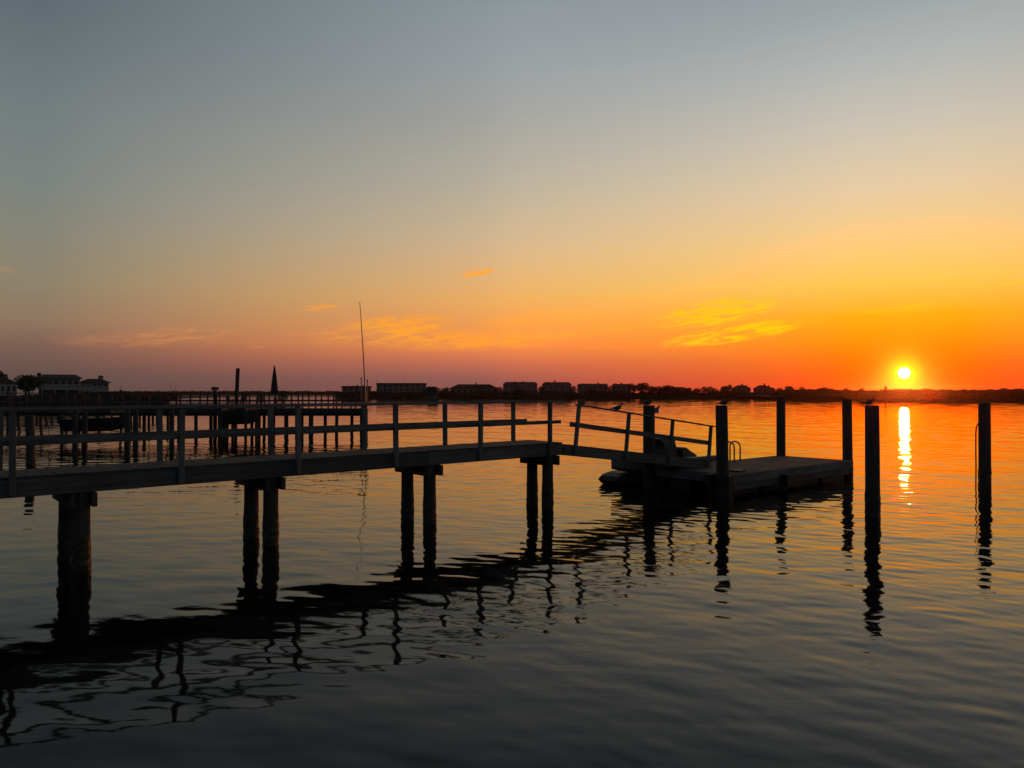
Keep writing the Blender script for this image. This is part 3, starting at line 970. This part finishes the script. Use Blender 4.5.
# ------------------------------------------------------------------ floating dock
FT0, FT1, FO0, FO1 = 16.1, 23.1, -0.85, 1.78
FZ = 0.56
fd = thing('floating_dock', 'low square edged floating timber dock at the foot of the gangway', 'floating dock', tuple(pt(0)), TH)
mb = MB()
t = FT0
while t < FT1 - 0.05:
    z = FZ + rnd.uniform(-0.003, 0.003)
    mb.box(FO0, FO1, t, min(t + 0.138, FT1), z - 0.038, z)
    t += 0.146
dk = mb.build('deck_boards', 'deck', fd)
dk.matrix_local = Matrix(((0, 1, 0, 0), (-1, 0, 0, 0), (0, 0, 1, 0), (0, 0, 0, 1)))
for off in (FO0 - 0.028, FO1 + 0.028):
    beam('fascia_board', loc(FT0, off, FZ - 0.135), loc(FT1, off, FZ - 0.135), 0.05, 0.26, 'rail', fd)
    beam('fascia_board', loc(FT0 + 0.02, off - 0.015 * (1 if off > 0 else -1), FZ - 0.37), loc(FT1 - 0.02, off - 0.015 * (1 if off > 0 else -1), FZ - 0.37), 0.05, 0.19, 'beam', fd)
for t in (FT0 - 0.028, FT1 + 0.028):
    beam('fascia_board', loc(t, FO0 - 0.06, FZ - 0.135), loc(t, FO1 + 0.06, FZ - 0.135), 0.05, 0.26, 'rail', fd)
for i in range(4):
    for off in (FO0 + 0.25, FO1 - 1.0):
        t = FT0 + 0.25 + i * 1.78
        MB().box(t, t + 1.5, -off - 0.75, -off, -0.25, FZ - 0.30).build('buoyancy_block', 'black_rubber', fd)
# big dark block that hangs on the near side, and the corner guide by the pile
MB().box(18.55, 19.35, -FO1 - 0.30, -FO1 - 0.058, 0.02, 0.40).build('fender', 'black_rubber', fd)
mb = MB()
mb.box(FT0 - 0.28, FT0 - 0.056, -FO1 - 0.10, -FO1 + 0.16, -0.15, FZ - 0.02)
mb.box(FT0 - 0.28, FT0 - 0.056, -FO1 + 0.5, -FO1 + 0.7, 0.2, FZ - 0.02)
mb.build('pile_guide', 'black_rubber', fd)
MB().box(16.75, 17.1, -1.6, -1.25, FZ + 0.006, FZ + 0.05).build('dark_slab', 'black_rubber', fd)  # small thin black slab lying on the deck

# swim ladder on the dock's back edge
ld = thing('swim_ladder', 'bent tube swim ladder with two hooped handles on the floating dock', 'ladder', tuple(pt(19.85, FO0 + 0.05, FZ)), TH)
for k, s in enumerate((-0.15, 0.20)):
    pts = [(s, -0.28, 0.0), (s, -0.28, 0.48)]
    for i in range(9):
        a = math.pi * i / 8
        pts.append((s, -0.08 - 0.20 * math.cos(a), 0.48 + 0.17 * math.sin(a)))
    pts += [(s, 0.12, 0.2), (s, 0.12, -1.3)]
    MB().tube(pts, 0.026, 10).build('handle', 'steel', ld, smooth=True)
mb = MB()
for z in (-0.35, -0.62, -0.89, -1.16):
    mb.box(-0.15, 0.20, 0.08, 0.16, z, z + 0.03)
mb.build('rungs', 'steel', ld)

# ------------------------------------------------------------------ mooring piles
MG = 'mooring piles round the floating dock'


def mooring(px, d, top, r, label, lean=(0, 0), seed=0):
    z1 = EYE - (top - 392) / F * d
    x = ground_x(px, d)
    t = thing('mooring_pile', label, 'pile', (x, d, 0), 0, MG)
    pile('shaft', 0, 0, -2.5, z1, r, t, lean, seed, 0.95)
    return t, z1


mp649, z649 = mooring(648.8, 23.7, 405.5, 0.19, 'thick pile behind the gangway railing with a gull on top', (0.004, 0), 41)
mp722, z722 = mooring(722.5, 21.8, 405.5, 0.178, 'pile at the lower end of the gangway with a gull on top', (-0.012, 0), 42)
mp781, z781 = mooring(780.8, 27.9, 397, 0.165, 'pile at the back corner of the floating dock', (0.0, 0), 43)
mp847, z847 = mooring(847.5, 26.7, 399.3, 0.17, 'pile at the right hand corner of the floating dock', (-0.008, 0), 44)
mp872, z872 = mooring(872.0, 18.1, 405.5, 0.168, 'nearest free standing pile left of the sun path', (0.0, 0), 45)
mp984, z984 = mooring(984.0, 23.7, 403.2, 0.178, 'pile standing alone at the right with a rope hanging beside it', (0.004, 0), 46)
b_ = MB()
b_.box(0.17, 0.30, -0.05, 0.05, z649 - 0.24, z649 - 0.08)
b_.tube([(0.22, 0, z649 - 0.1), (0.31, 0, z649 - 0.05), (0.33, 0, z649 + 0.0)], 0.03, 8)
b_.build('mooring_hook', 'steel', mp649)
rp = MB()
zr = z984 - 0.55
rp.tube([(-0.15, -0.1, zr), (-0.22, -0.1, zr - 0.05), (-0.30, -0.1, zr - 0.17), (-0.325, -0.1, zr - 0.36), (-0.33, -0.1, zr - 1.0), (-0.325, -0.1, 0.6), (-0.34, -0.1, -0.4)], 0.02, 8)
rope = tag(rp.build('hanging_rope', 'rope', loc=(ground_x(984, 23.7), 23.7, 0), smooth=True), 'thin rope looped from the lone right pile straight down into the water', 'rope')


# ------------------------------------------------------------------ gulls
def gull(x, y, z, heading, label, s=0.9, head_up=0.0):
    """standing gull; heading in degrees, 0 = facing picture right"""
    st = [(-0.235, 0.135, 0.012, 0.004), (-0.17, 0.146, 0.028, 0.010), (-0.10, 0.156, 0.040, 0.030), (-0.04, 0.163, 0.052, 0.050), (0.03, 0.172, 0.056, 0.058),
          (0.085, 0.186, 0.048, 0.052), (0.112, 0.212 + head_up * 0.3, 0.034, 0.038), (0.126, 0.238 + head_up * 0.7, 0.028, 0.030), (0.142, 0.258 + head_up, 0.029, 0.029), (0.165, 0.258 + head_up, 0.023, 0.022),
          (0.182, 0.253 + head_up, 0.010, 0.010), (0.205, 0.249 + head_up, 0.007, 0.007), (0.222, 0.243 + head_up, 0.002, 0.003)]
    st = [(a, zz - 0.08, ry * 1.2, rz * (1.25 if a < 0.17 else 1.0)) for a, zz, ry, rz in st]
    rings = [[(a, ry * math.cos(2 * math.pi * k / 12), zz + rz * math.sin(2 * math.pi * k / 12)) for k in range(12)] for a, zz, ry, rz in st]
    mb = MB().loft(rings)
    for sgn in (-1, 1):
        mb.tube([(0.015, sgn * 0.024, 0.07), (0.0, sgn * 0.024, 0.03), (0.008, sgn * 0.024, 0.005)], [0.012, 0.006, 0.005], 6)
        mb.add([(-0.012, sgn * 0.024, 0.0), (0.045, sgn * 0.024 - 0.02, 0.0), (0.05, sgn * 0.024 + 0.02, 0.0), (0.0, sgn * 0.024, 0.014)], [(0, 2, 1), (0, 1, 3), (1, 2, 3), (2, 0, 3)])
        w = [[(a, sgn * (yo + t * math.cos(2 * math.pi * k / 8)), zz - 0.085 + hh * math.sin(2 * math.pi * k / 8)) for k in range(8)] for a, yo, zz, t, hh in
             ((0.085, 0.046, 0.185, 0.006, 0.016), (0.03, 0.055, 0.178, 0.010, 0.042), (-0.06, 0.047, 0.166, 0.010, 0.036), (-0.16, 0.026, 0.153, 0.007, 0.018), (-0.275, 0.008, 0.140, 0.003, 0.005))]
        mb.loft(w)
    o = mb.build('gull', 'gull_body', smooth=True, loc=(x, y, z - 0.012), rot=(0, 0, R(heading)))
    o.scale = (s, s, s)
    return tag(o, label, 'bird', 'gulls resting on piles and railing')


def on_rail(s):
    q = gl(s, 0.08, 1.081)
    return PO + U * q.x + N * (-q.y) * 1.0 + Vector((0, 0, q.z))


q = on_rail(0.075)
gull(q.x, q.y, q.z, 60, 'gull at the top end of the gangway rail, hunched', 0.95)
q = on_rail(0.29)
gull(q.x, q.y, q.z, 12, 'gull partway down the gangway rail with its head raised', 0.9, 0.03)
gull(ground_x(647.5, 23.7), 23.7, z649 + 0.012, 8, 'gull on the thick pile behind the gangway railing', 1.05)
gull(ground_x(724, 21.8), 21.8, z722 + 0.012, 14, 'gull on the pile at the lower end of the gangway', 0.95)
gull(ground_x(868.5, 18.1), 18.1, z872 + 0.012, 8, 'gull on the nearest free standing pile left of the sun path', 0.85)
gull(ground_x(984.5, 23.7), 23.7, z984 + 0.012, 80, 'small gull facing away on the lone right pile', 0.6)

# ------------------------------------------------------------------ second pier in the middle distance
SD = 54.0
SCL = F / SD
sx = lambda px, d=SD: (px - 512.0) / F * d
p2 = thing('timber_pier', 'long low timber pier in the middle distance left of the tall bent pole', 'pier', (sx(200), SD, 0))
ox = sx(200)
X0, X1 = sx(-60) - ox, sx(364) - ox
Z2 = 1.72
W2 = 1.5
mb = MB()
x = X0
while x < X1:
    z = Z2 + rnd.uniform(-0.004, 0.004)
    mb.box(x, min(x + 0.138, X1), -0.03, W2 + 0.03, z - 0.038, z)
    x += 0.146
mb.build('deck_boards', 'deck', p2)
for y in (-0.005, W2 + 0.005):
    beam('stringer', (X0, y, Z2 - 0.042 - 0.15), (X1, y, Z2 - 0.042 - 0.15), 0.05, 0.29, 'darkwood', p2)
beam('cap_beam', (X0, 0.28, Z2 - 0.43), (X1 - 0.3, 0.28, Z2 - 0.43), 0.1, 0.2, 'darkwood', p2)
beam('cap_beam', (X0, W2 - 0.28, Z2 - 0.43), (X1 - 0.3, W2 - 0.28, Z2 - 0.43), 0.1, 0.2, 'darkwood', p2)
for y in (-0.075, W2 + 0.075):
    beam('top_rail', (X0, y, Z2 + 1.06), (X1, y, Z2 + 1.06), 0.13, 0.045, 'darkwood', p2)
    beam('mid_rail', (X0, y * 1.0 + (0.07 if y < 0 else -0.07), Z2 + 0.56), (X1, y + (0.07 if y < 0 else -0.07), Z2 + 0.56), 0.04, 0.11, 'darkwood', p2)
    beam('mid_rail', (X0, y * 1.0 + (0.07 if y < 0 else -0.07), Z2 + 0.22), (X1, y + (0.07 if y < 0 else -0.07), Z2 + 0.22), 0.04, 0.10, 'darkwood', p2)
    for px in (12, 36, 62, 86, 112, 138, 167, 181, 191, 208, 220, 236, 250, 262, 276, 292, 303, 316, 328.5, 337, 351, 363):
        beam('rail_post', (sx(px) - ox, y, Z2 - 0.2), (sx(px) - ox, y, Z2 + 1.035), 0.09, 0.09, 'darkwood', p2, up=(1, 0, 0))
k = 60
for px, off, ln in ((31, 0.2, -0.05), (75.5, 1.3, 0.01), (84.5, 0.2, 0.0), (127.5, 0.2, 0.01), (135.5, 1.3, 0), (171, 1.3, 0.0), (195, 0.2, -0.01), (210, 0.2, 0.0), (217, 1.3, 0.0), (226, 0.2, 0),
                    (258, 0.2, 0.02), (268, 1.3, 0), (286, 0.2, 0.0), (297, 1.3, 0), (305.5, 1.3, 0.01), (311, 0.2, 0.0), (321, 1.3, -0.01), (336, 0.2, 0.015), (348, 1.3, 0.015), (361, 0.2, 0), (-20, 0.2, 0), (-12, 1.3, 0)):
    k += 1
    pile('pile', sx(px) - ox, off, -1.5, Z2 - 0.335 if abs(ln) < 0.03 else Z2 - 0.53, 0.125, p2, (ln, 0), k, 0.95, False)

# tall bent pole at the pier's end
tp = thing('tall_pole', 'very tall thin bent pole rising from the end of the middle distance pier', 'pole', (sx(366.5, SD + 0.4), SD + 0.4, 0))
hh = EYE + (392 - 301) / SCL
pts, rad = [], []
for i in range(15):
    s = i / 14
    pts.append((-0.5 * s ** 1.25 + 0.05 * math.sin(s * 3.1), 0, -0.8 + (hh + 0.8) * s))
    rad.append(0.075 - 0.055 * s)
MB().tube(pts, rad, 8).build('shaft', 'steel', tp, smooth=True)
MB().box(-0.16, 0.10, -0.12, 0.02, 1.7, 2.0).build('bracket', 'steel', tp)
for px, top, lab in ((361.4, 379, 'short thin post just left of the tall bent pole'), (367.4, 381, 'short thin post just right of the tall bent pole')):
    t = thing('thin_post', lab, 'post', (sx(px, SD + 0.9), SD + 0.9, 0))
    z1 = EYE + (392 - top) / SCL
    MB().tube([(0, 0, -0.8), (0, 0, z1)], [0.05, 0.035], 8).build('shaft', 'steel', t)
    MB().box(-0.07, 0.07, -0.07, 0.07, z1 + 0.002, z1 + 0.1).build('post_cap', 'steel', t)

# leaning pile and a stub pile with a block on top, both standing above that pier's rail
t = thing('mooring_pile', 'thick leaning pile rising above the middle distance pier', 'pile', (sx(235.2, SD + 1.9), SD + 1.9, 0), 0, 'piles standing above the middle distance pier')
pile('shaft', 0, 0, -1.5, EYE + (392 - 367.5) / SCL, 0.15, t, (0.042, 0), 95, 0.9, False)
t = thing('mooring_pile', 'stub pile with a block on its head left of the leaning pile', 'pile', (sx(215.2, SD + 1.9), SD + 1.9, 0), 0, 'piles standing above the middle distance pier')
pile('shaft', 0, 0, -1.5, EYE + (392 - 390.5) / SCL, 0.14, t, (0, 0), 96, 0.95, False)
zc = EYE + (392 - 390.5) / SCL + 0.02
MB().box(-0.2, 0.2, -0.2, 0.2, zc, zc + 0.24).build('cap_block', 'darkwood', t)

# closed parasol, table and chairs on that pier's platform
plat = thing('timber_platform', 'timber platform with furniture behind the middle distance pier', 'platform', (sx(255, SD + W2 + 1.5), SD + W2 + 0.15, 0))
mb = MB()
y = 0.0
while y < 3.6:
    mb.box(-2.6, 2.9, y, y + 0.138, Z2 - 0.04, Z2)
    y += 0.146
mb.build('deck_boards', 'deck', plat)
for xx in (-2.55, 2.85):
    beam('stringer', (xx, 0, Z2 - 0.19), (xx, 3.62, Z2 - 0.19), 0.05, 0.29, 'darkwood', plat)
for xx in (-2.3, 0.1, 2.6):
    for yy in (0.4, 3.2):
        pile('pile', xx, yy, -1.5, Z2 - 0.05, 0.12, plat, (0, 0), int(200 + xx * 10 + yy), 0.95, False)
PYW = SD + W2 + 0.15 + 1.6
ps = F / PYW
pxx = lambda px: (px - 512.0) / ps
um = thing('closed_parasol', 'tall furled dark parasol on the middle distance pier platform', 'parasol', (pxx(274.4), PYW, Z2))
uh = EYE + (392 - 365.5) / ps - Z2
MB().tube([(0, 0, 0.04), (0, 0, uh - 0.2)], 0.028, 8).build('pole', 'steel', um)
rings = []
for i in range(12):
    s = i / 11
    r0 = 0.24 * (1 - s) ** 0.8 + 0.025
    z = 1.0 + (uh - 1.0) * s
    rings.append([(r0 * (1 + 0.16 * math.cos(8 * 2 * math.pi * k / 24)) * math.cos(2 * math.pi * k / 24), r0 * (1 + 0.16 * math.cos(8 * 2 * math.pi * k / 24)) * math.sin(2 * math.pi * k / 24), z) for k in range(24)])
MB().loft(rings).build('canopy', 'canvas', um, smooth=True)
MB().tube([(0, 0, 0), (0, 0, 0.05), (0, 0, 0.09)], [0.26, 0.25, 0.08], 16).build('base', 'darkwood', um)

tb = thing('patio_table', 'dark slatted table beside the furled parasol', 'table', (pxx(266), PYW + 0.3, Z2))
mb = MB()
for i in range(7):
    mb.box(-0.75, 0.75, -0.42 + i * 0.122, -0.42 + i * 0.122 + 0.11, 0.70, 0.735)
mb.build('tabletop', 'darkwood', tb)
for a in (-0.65, 0.65):
    for b in (-0.34, 0.34):
        MB().box(a - 0.035, a + 0.035, b - 0.035, b + 0.035, 0, 0.698).build('leg', 'darkwood', tb)


def patio_chair(px, yy, rz, label):
    c = thing('patio_chair', label, 'chair', (pxx(px), PYW + yy, Z2), rz, 'dark chairs on the pier platform')
    mb = MB()
    for i in range(5):
        mb.box(-0.27, 0.27, -0.25 + i * 0.105, -0.25 + i * 0.105 + 0.09, 0.42, 0.45)
    mb.build('seat', 'darkwood', c)
    mb = MB()
    for i in range(5):
        xx = -0.25 + i * 0.108
        mb.bar((xx + 0.03, 0.27, 0.455), (xx + 0.03, 0.45, 1.08), 0.09, 0.025, up=(0, 1, 0))
    mb.build('backrest', 'darkwood', c)
    for a in (-0.29, 0.29):
        for b in (-0.24, 0.26):
            MB().box(a - 0.03, a + 0.03, b - 0.03, b + 0.03, 0, 0.415 if b > 0 else 0.64).build('leg', 'darkwood', c)
        MB().box(a - 0.045, a + 0.045, -0.27, 0.34, 0.645, 0.67).build('armrest', 'darkwood', c)


patio_chair(230, 0.4, R(80), 'dark slatted chair by the leaning pile, left of the table')
patio_chair(242, -0.2, R(-20), 'dark slatted chair between the leaning pile and the table')
patio_chair(257, 0.9, R(10), 'dark slatted chair tucked behind the table')
pl = thing('potted_shrub', 'rounded potted shrub right of the furled parasol', 'plant', (pxx(284), PYW - 0.3, Z2))
MB().tube([(0, 0, 0), (0, 0, 0.3), (0, 0, 0.34)], [0.2, 0.27, 0.29], 14).build('pot', 'clay', pl)
mb = MB()
leaf_cloud(mb, random.Random(5), 0, 0, 0.82, 0.36, 0.36, 0.48, 420, 0.07)
mb.build('foliage', 'leaf', pl)
MB().tube([(0, 0, 0.34), (0.02, 0, 0.8)], 0.03, 6).build('stem', 'bark', pl)


# ------------------------------------------------------------------ boats
def hull(L, beam_, depth, flare=0.25, n=13):
    """open skiff hull, bow at +x"""
    rings = []
    for i in range(n):
        s = i / (n - 1)
        w = beam_ / 2 * (1 - max(0, (s - 0.45) / 0.55) ** 2.2) + 0.012
        z1 = depth * (1 + 0.22 * s ** 2)
        z0 = depth * 0.55 * max(0, (s - 0.6) / 0.4) ** 2
        x = -L / 2 + L * s
        rings.append([(x, 0, z0 - 0.03), (x, w * 0.7, z0 + 0.06), (x, w, z1), (x, w * 0.88, z1 + 0.03), (x, w * 0.6, z0 + 0.22), (x, -w * 0.6, z0 + 0.22), (x, -w * 0.88, z1 + 0.03), (x, -w, z1), (x, -w * 0.7, z0 + 0.06)])
    return MB().loft(rings)


def outboard(parent, x, z):
    mb = MB()
    mb.box(x - 0.42, x - 0.02, -0.16, 0.16, z + 0.12, z + 0.55)
    mb.box(x - 0.34, x - 0.12, -0.12, 0.12, z + 0.55, z + 0.63)
    mb.box(x - 0.28, x - 0.12, -0.06, 0.06, z - 0.75, z + 0.12)
    mb.build('outboard_motor', 'vinyl', parent)


lb = thing('lifted_boat', 'dark motor boat hoisted on slings under the middle distance pier', 'boat', (sx(241, SD - 2.0), SD - 2.0, 0.72))
hull(2.5, 1.3, 0.62).build('hull', 'darkhull', lb)
outboard(lb, -1.25, 0.45)
MB().box(-0.5, -0.1, -0.5, 0.5, 0.40, 0.46).build('thwart', 'darkwood', lb)
mb = MB()
mb.box(-0.1, 0.35, -0.25, 0.25, 0.24, 1.1)
mb.build('console', 'vinyl', lb)
bl = thing('boat_lift', 'timber boat lift with sling cables holding the dark motor boat', 'boat lift', (sx(241, SD - 2.0), SD - 2.0, 0))
for xx in (-0.95, 0.7):
    for yy in (-1.05, 1.05):
        pile('pile', xx, yy, -1.5, 1.62, 0.10, bl, (0, 0), int(300 + xx * 10 + yy), 0.95, False)
    MB().box(xx - 0.06, xx + 0.06, -1.2, 1.2, 1.64, 1.80).build('lift_beam', 'darkwood', bl)
    MB().tube([(xx + 0.13, -0.75, 1.72), (xx + 0.13, -0.70, 1.2), (xx + 0.13, 0, 0.66), (xx + 0.13, 0.70, 1.2), (xx + 0.13, 0.75, 1.72)], 0.02, 6).build('sling', 'rope', bl)

SKD = 47.0
sk = thing('skiff', 'long dark skiff hoisted clear of the water under the left part of the pier', 'boat', (sx(98, SKD), SKD, 0.50), R(3))
hull(3.9, 1.6, 0.72).build('hull', 'darkhull', sk)
outboard(sk, -1.95, 0.35)
for xx in (-0.8, 0.5):
    MB().box(xx - 0.14, xx + 0.14, -0.62, 0.62, 0.46, 0.50).build('thwart', 'darkwood', sk)
KG = 'thick piles standing close together before the left docks'
for k, (px, d, r, z1, ln) in enumerate(((31.5, 31, 0.17, 1.95, -0.03), (75.5, 43, 0.15, 1.9, 0.0), (84.8, 44, 0.15, 1.8, 0.01), (127.5, 43, 0.15, 2.0, 0.0), (135.8, 45, 0.15, 1.85, 0.0), (172, 44, 0.14, 1.9, 0.0))):
    t = thing('dock_pile', 'thick black pile before the hoisted skiff and left docks', 'pile', (sx(px, d), d, 0), 0, KG)
    pile('shaft', 0, 0, -1.6, z1, r, t, (ln, 0), 600 + k, 0.95)
for xx in (-1.35, 1.25):
    t = thing('lift_sling', ('left' if xx < 0 else 'right') + ' hanging sling that carries the long dark skiff', 'sling', (sx(98, SKD) + xx, SKD, 0), R(3), 'slings under the long dark skiff')
    MB().tube([(0, -0.86, 1.62), (0, -0.84, 1.2), (0, -0.6, 0.52), (0, 0, 0.435), (0, 0.6, 0.52), (0, 0.84, 1.2), (0, 0.86, 1.62)], 0.025, 6).build('strap', 'rope', t)
    MB().box(-0.07, 0.07, -1.1, 1.1, 1.62, 1.78).build('beam', 'darkwood', t)

# a third dock close in under the left bank, with a crowd of piles round it
D3 = 88.0
p3 = thing('timber_dock', 'low dark dock farther back under the left bank houses', 'dock', (sx(70, D3), D3, 0))
o3 = sx(70, D3)
xa, xb = sx(-70, D3) - o3, sx(158, D3) - o3
mb = MB()
x = xa
while x < xb:
    z = 1.75 + rnd.uniform(-0.004, 0.004)
    mb.box(x, min(x + 0.14, xb), 0, 1.8, z - 0.04, z)
    x += 0.15
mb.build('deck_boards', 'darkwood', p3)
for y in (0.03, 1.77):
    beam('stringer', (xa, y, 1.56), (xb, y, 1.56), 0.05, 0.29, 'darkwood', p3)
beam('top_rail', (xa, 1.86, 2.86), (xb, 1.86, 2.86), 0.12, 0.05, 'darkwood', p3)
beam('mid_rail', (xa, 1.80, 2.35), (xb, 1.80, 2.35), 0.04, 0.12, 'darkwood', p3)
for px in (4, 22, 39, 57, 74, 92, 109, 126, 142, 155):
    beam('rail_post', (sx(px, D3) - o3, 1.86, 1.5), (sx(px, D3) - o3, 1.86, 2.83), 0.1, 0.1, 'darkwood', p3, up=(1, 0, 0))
for k, px in enumerate((-30, -6, 16, 29, 45, 58, 71, 90, 103, 117, 133, 147, 156)):
    pile('pile', sx(px, D3) - o3, (0.3, 1.5)[k % 2], -1.5, 1.40, 0.14, p3, (0, 0), 400 + k, 0.95, False)
P3G = 'piles crowding the docks under the left bank'
for k, (px, d, z1) in enumerate(((-8, 70, 2.5), (8, 84, 3.1), (19, 72, 2.3), (26, 98, 2.9), (41, 76, 2.7), (52, 95, 2.4), (66, 82, 2.9), (79, 73, 2.2), (88, 97, 3.0), (99, 80, 2.6), (112, 92, 2.5), (121, 74, 3.1), (131, 84, 2.7), (140, 96, 2.9), (149, 78, 2.4), (160, 90, 3.0), (168, 76, 2.5))):
    t = thing('dock_pile', 'rough dark pile in the crowd of piles under the left bank', 'pile', (sx(px, d), d, 0), 0, P3G)
    pile('shaft', 0, 0, -1.5, z1, 0.14, t, (((k * 7) % 5 - 2) * 0.012, 0), 500 + k, 0.93, False)

# small centre-console skiff on a low dark drive-on float, bow to the left, behind the gangway
df = thing('boat_float', 'low black drive-on float under the console skiff behind the gangway', 'boat float', tuple(pt(15.35, -1.42)), TH)
for i in range(4):
    x0 = 0.02 + i * 1.1
    rings = []
    for z, k, nose in ((-0.15, 0.06, 0.30), (-0.02, 0.0, 0.06), (0.10, 0.0, -0.08), (0.22, 0.0, 0.10), (0.30, 0.05, 0.42)):
        a, b, c, d = x0 + k + (nose if i == 0 else 0), x0 + 1.09 - k, k, 1.5 - k
        rings.append([(a, c + 0.45 * (i == 0), z), (a + 0.35 * (i == 0), c, z), (b, c, z), (b, d, z), (a + 0.35 * (i == 0), d, z), (a, d - 0.3 * (i == 0), z)])
    MB().loft(rings).build('float_block', 'black_rubber', df)
cb_ = thing('console_skiff', 'small pale skiff with a dark centre console moored behind the gangway', 'boat', tuple(pt(17.75, -2.15, 0.27)), TH + math.pi)
hull(4.7, 1.5, 0.40).build('hull', 'hull', cb_)
rings = []
for z, a, b, hw in ((0.2, -0.55, 0.12, 0.36), (0.75, -0.5, 0.12, 0.36), (0.98, -0.42, 0.2, 0.34), (1.08, -0.38, 0.34, 0.3)):
    rings.append([(a, -hw, z), (b, -hw, z), (b, hw, z), (a, hw, z)])
MB().loft(rings).build('console', 'vinyl', cb_)
wb = MB().tube([(-0.66 - 0.05 * math.sin(a * 0.7854), 0.16 * math.cos(a * 0.7854), 0.86 + 0.16 * math.sin(a * 0.7854)) for a in range(9)], 0.022, 6)
wb.tube([(-0.48, 0, 0.82), (-0.66, 0, 0.86)], 0.03, 6)
wb.build('steering_wheel', 'vinyl', cb_)
rings = []
for x, z in ((-0.8, 0.72), (-1.0, 0.74), (-1.3, 0.58), (-1.6, 0.45)):
    rings.append([(x, -0.4, 0.2), (x, 0.4, 0.2), (x, 0.36, z), (x, -0.36, z)])
MB().loft(rings).build('seat', 'vinyl', cb_)
MB().tube([(-2.2, 0.74, 0.40), (-1.0, 0.755, 0.405), (0.2, 0.745, 0.42), (1.2, 0.58, 0.45), (2.0, 0.22, 0.48)], 0.028, 6).build('rub_rail', 'alu', cb_)

# motor cruiser out on the bay
CD = 255.0
cr = thing('motor_cruiser', 'small cabin cruiser with a dark canopy anchored out before the grey block', 'boat', (ground_x(430.5, CD), CD, -0.25), R(172))
hull(5.6, 2.2, 1.15).build('hull', 'old_trim', cr)
rings = []
for z, a, b, hw in ((1.0, -1.9, 1.5, 0.92), (1.7, -1.8, 0.9, 0.85), (2.0, -1.7, 0.6, 0.8)):
    rings.append([(a, -hw, z), (b, -hw * 0.8, z), (b, hw * 0.8, z), (a, hw, z)])
MB().loft(rings).build('cabin', 'old_trim', cr)
MB().box(-1.2, 0.3, -0.835, 0.835, 1.72, 1.92).build('window', 'glass', cr)
rings = []
for z, a, b, hw in ((2.0, -2.2, 0.7, 0.85), (2.7, -2.5, 0.9, 1.0), (3.7, -2.45, 1.2, 1.05), (4.6, -2.2, 1.3, 1.0), (4.95, -1.6, 0.9, 0.7)):
    rings.append([(a, -hw, z), (b, -hw, z), (b, hw, z), (a, hw, z)])
MB().loft(rings).build('canopy', 'canvas', cr)
by = thing('channel_buoy', 'tiny dark channel buoy between the grey block and the near rail', 'buoy', (ground_x(403.8, 300), 300, 0))
MB().tube([(0, 0, -0.5), (0, 0, 0.5), (0, 0, 0.6), (0, 0, 1.9)], [0.7, 0.7, 0.35, 0.16], 12).build('float', 'darkhull', by)
MB().box(-0.35, 0.35, -0.03, 0.03, 1.3, 1.9).build('daymark', 'red_board', by)
bd = 245.0
dm = thing('channel_marker', 'channel marker post with a square board just left of the sun path', 'marker', (ground_x(885.2, bd), bd, 0))
MB().tube([(0, 0, -2), (0, 0, EYE + (392 - 386) / F * bd)], [0.26, 0.22], 10).build('post', 'pile', dm)
zz = EYE + (392 - 388.5) / F * bd
MB().box(-0.5, 0.5, -0.32, -0.27, zz - 0.5, zz + 0.6).build('daymark', 'red_board', dm)

# ------------------------------------------------------------------ haze added over the bay for the red glow round the sun
hm = bpy.data.materials.new('sun_glow_haze')
hm.use_nodes = True
g = NT(hm.node_tree)
pv = g.n('ShaderNodeVolumePrincipled')
pv.inputs['Color'].default_value = (1.0, 0.52, 0.36, 1)  # reddened to give the bloom round the low sun
pv.inputs['Density'].default_value = 0.00009
pv.inputs['Anisotropy'].default_value = 0.97
go_ = g.n('ShaderNodeOutputMaterial')
g.link(pv.outputs[0], go_.inputs['Volume'])
M['haze'] = hm
hz = MB().box(-1620, 1620, -140, 1620, -3.6, 13.0).build('haze', 'haze')
hz['kind'] = 'stuff'
tag(hz, 'thin reddened haze added over the whole bay for the glow round the sun', 'haze', kind='stuff')
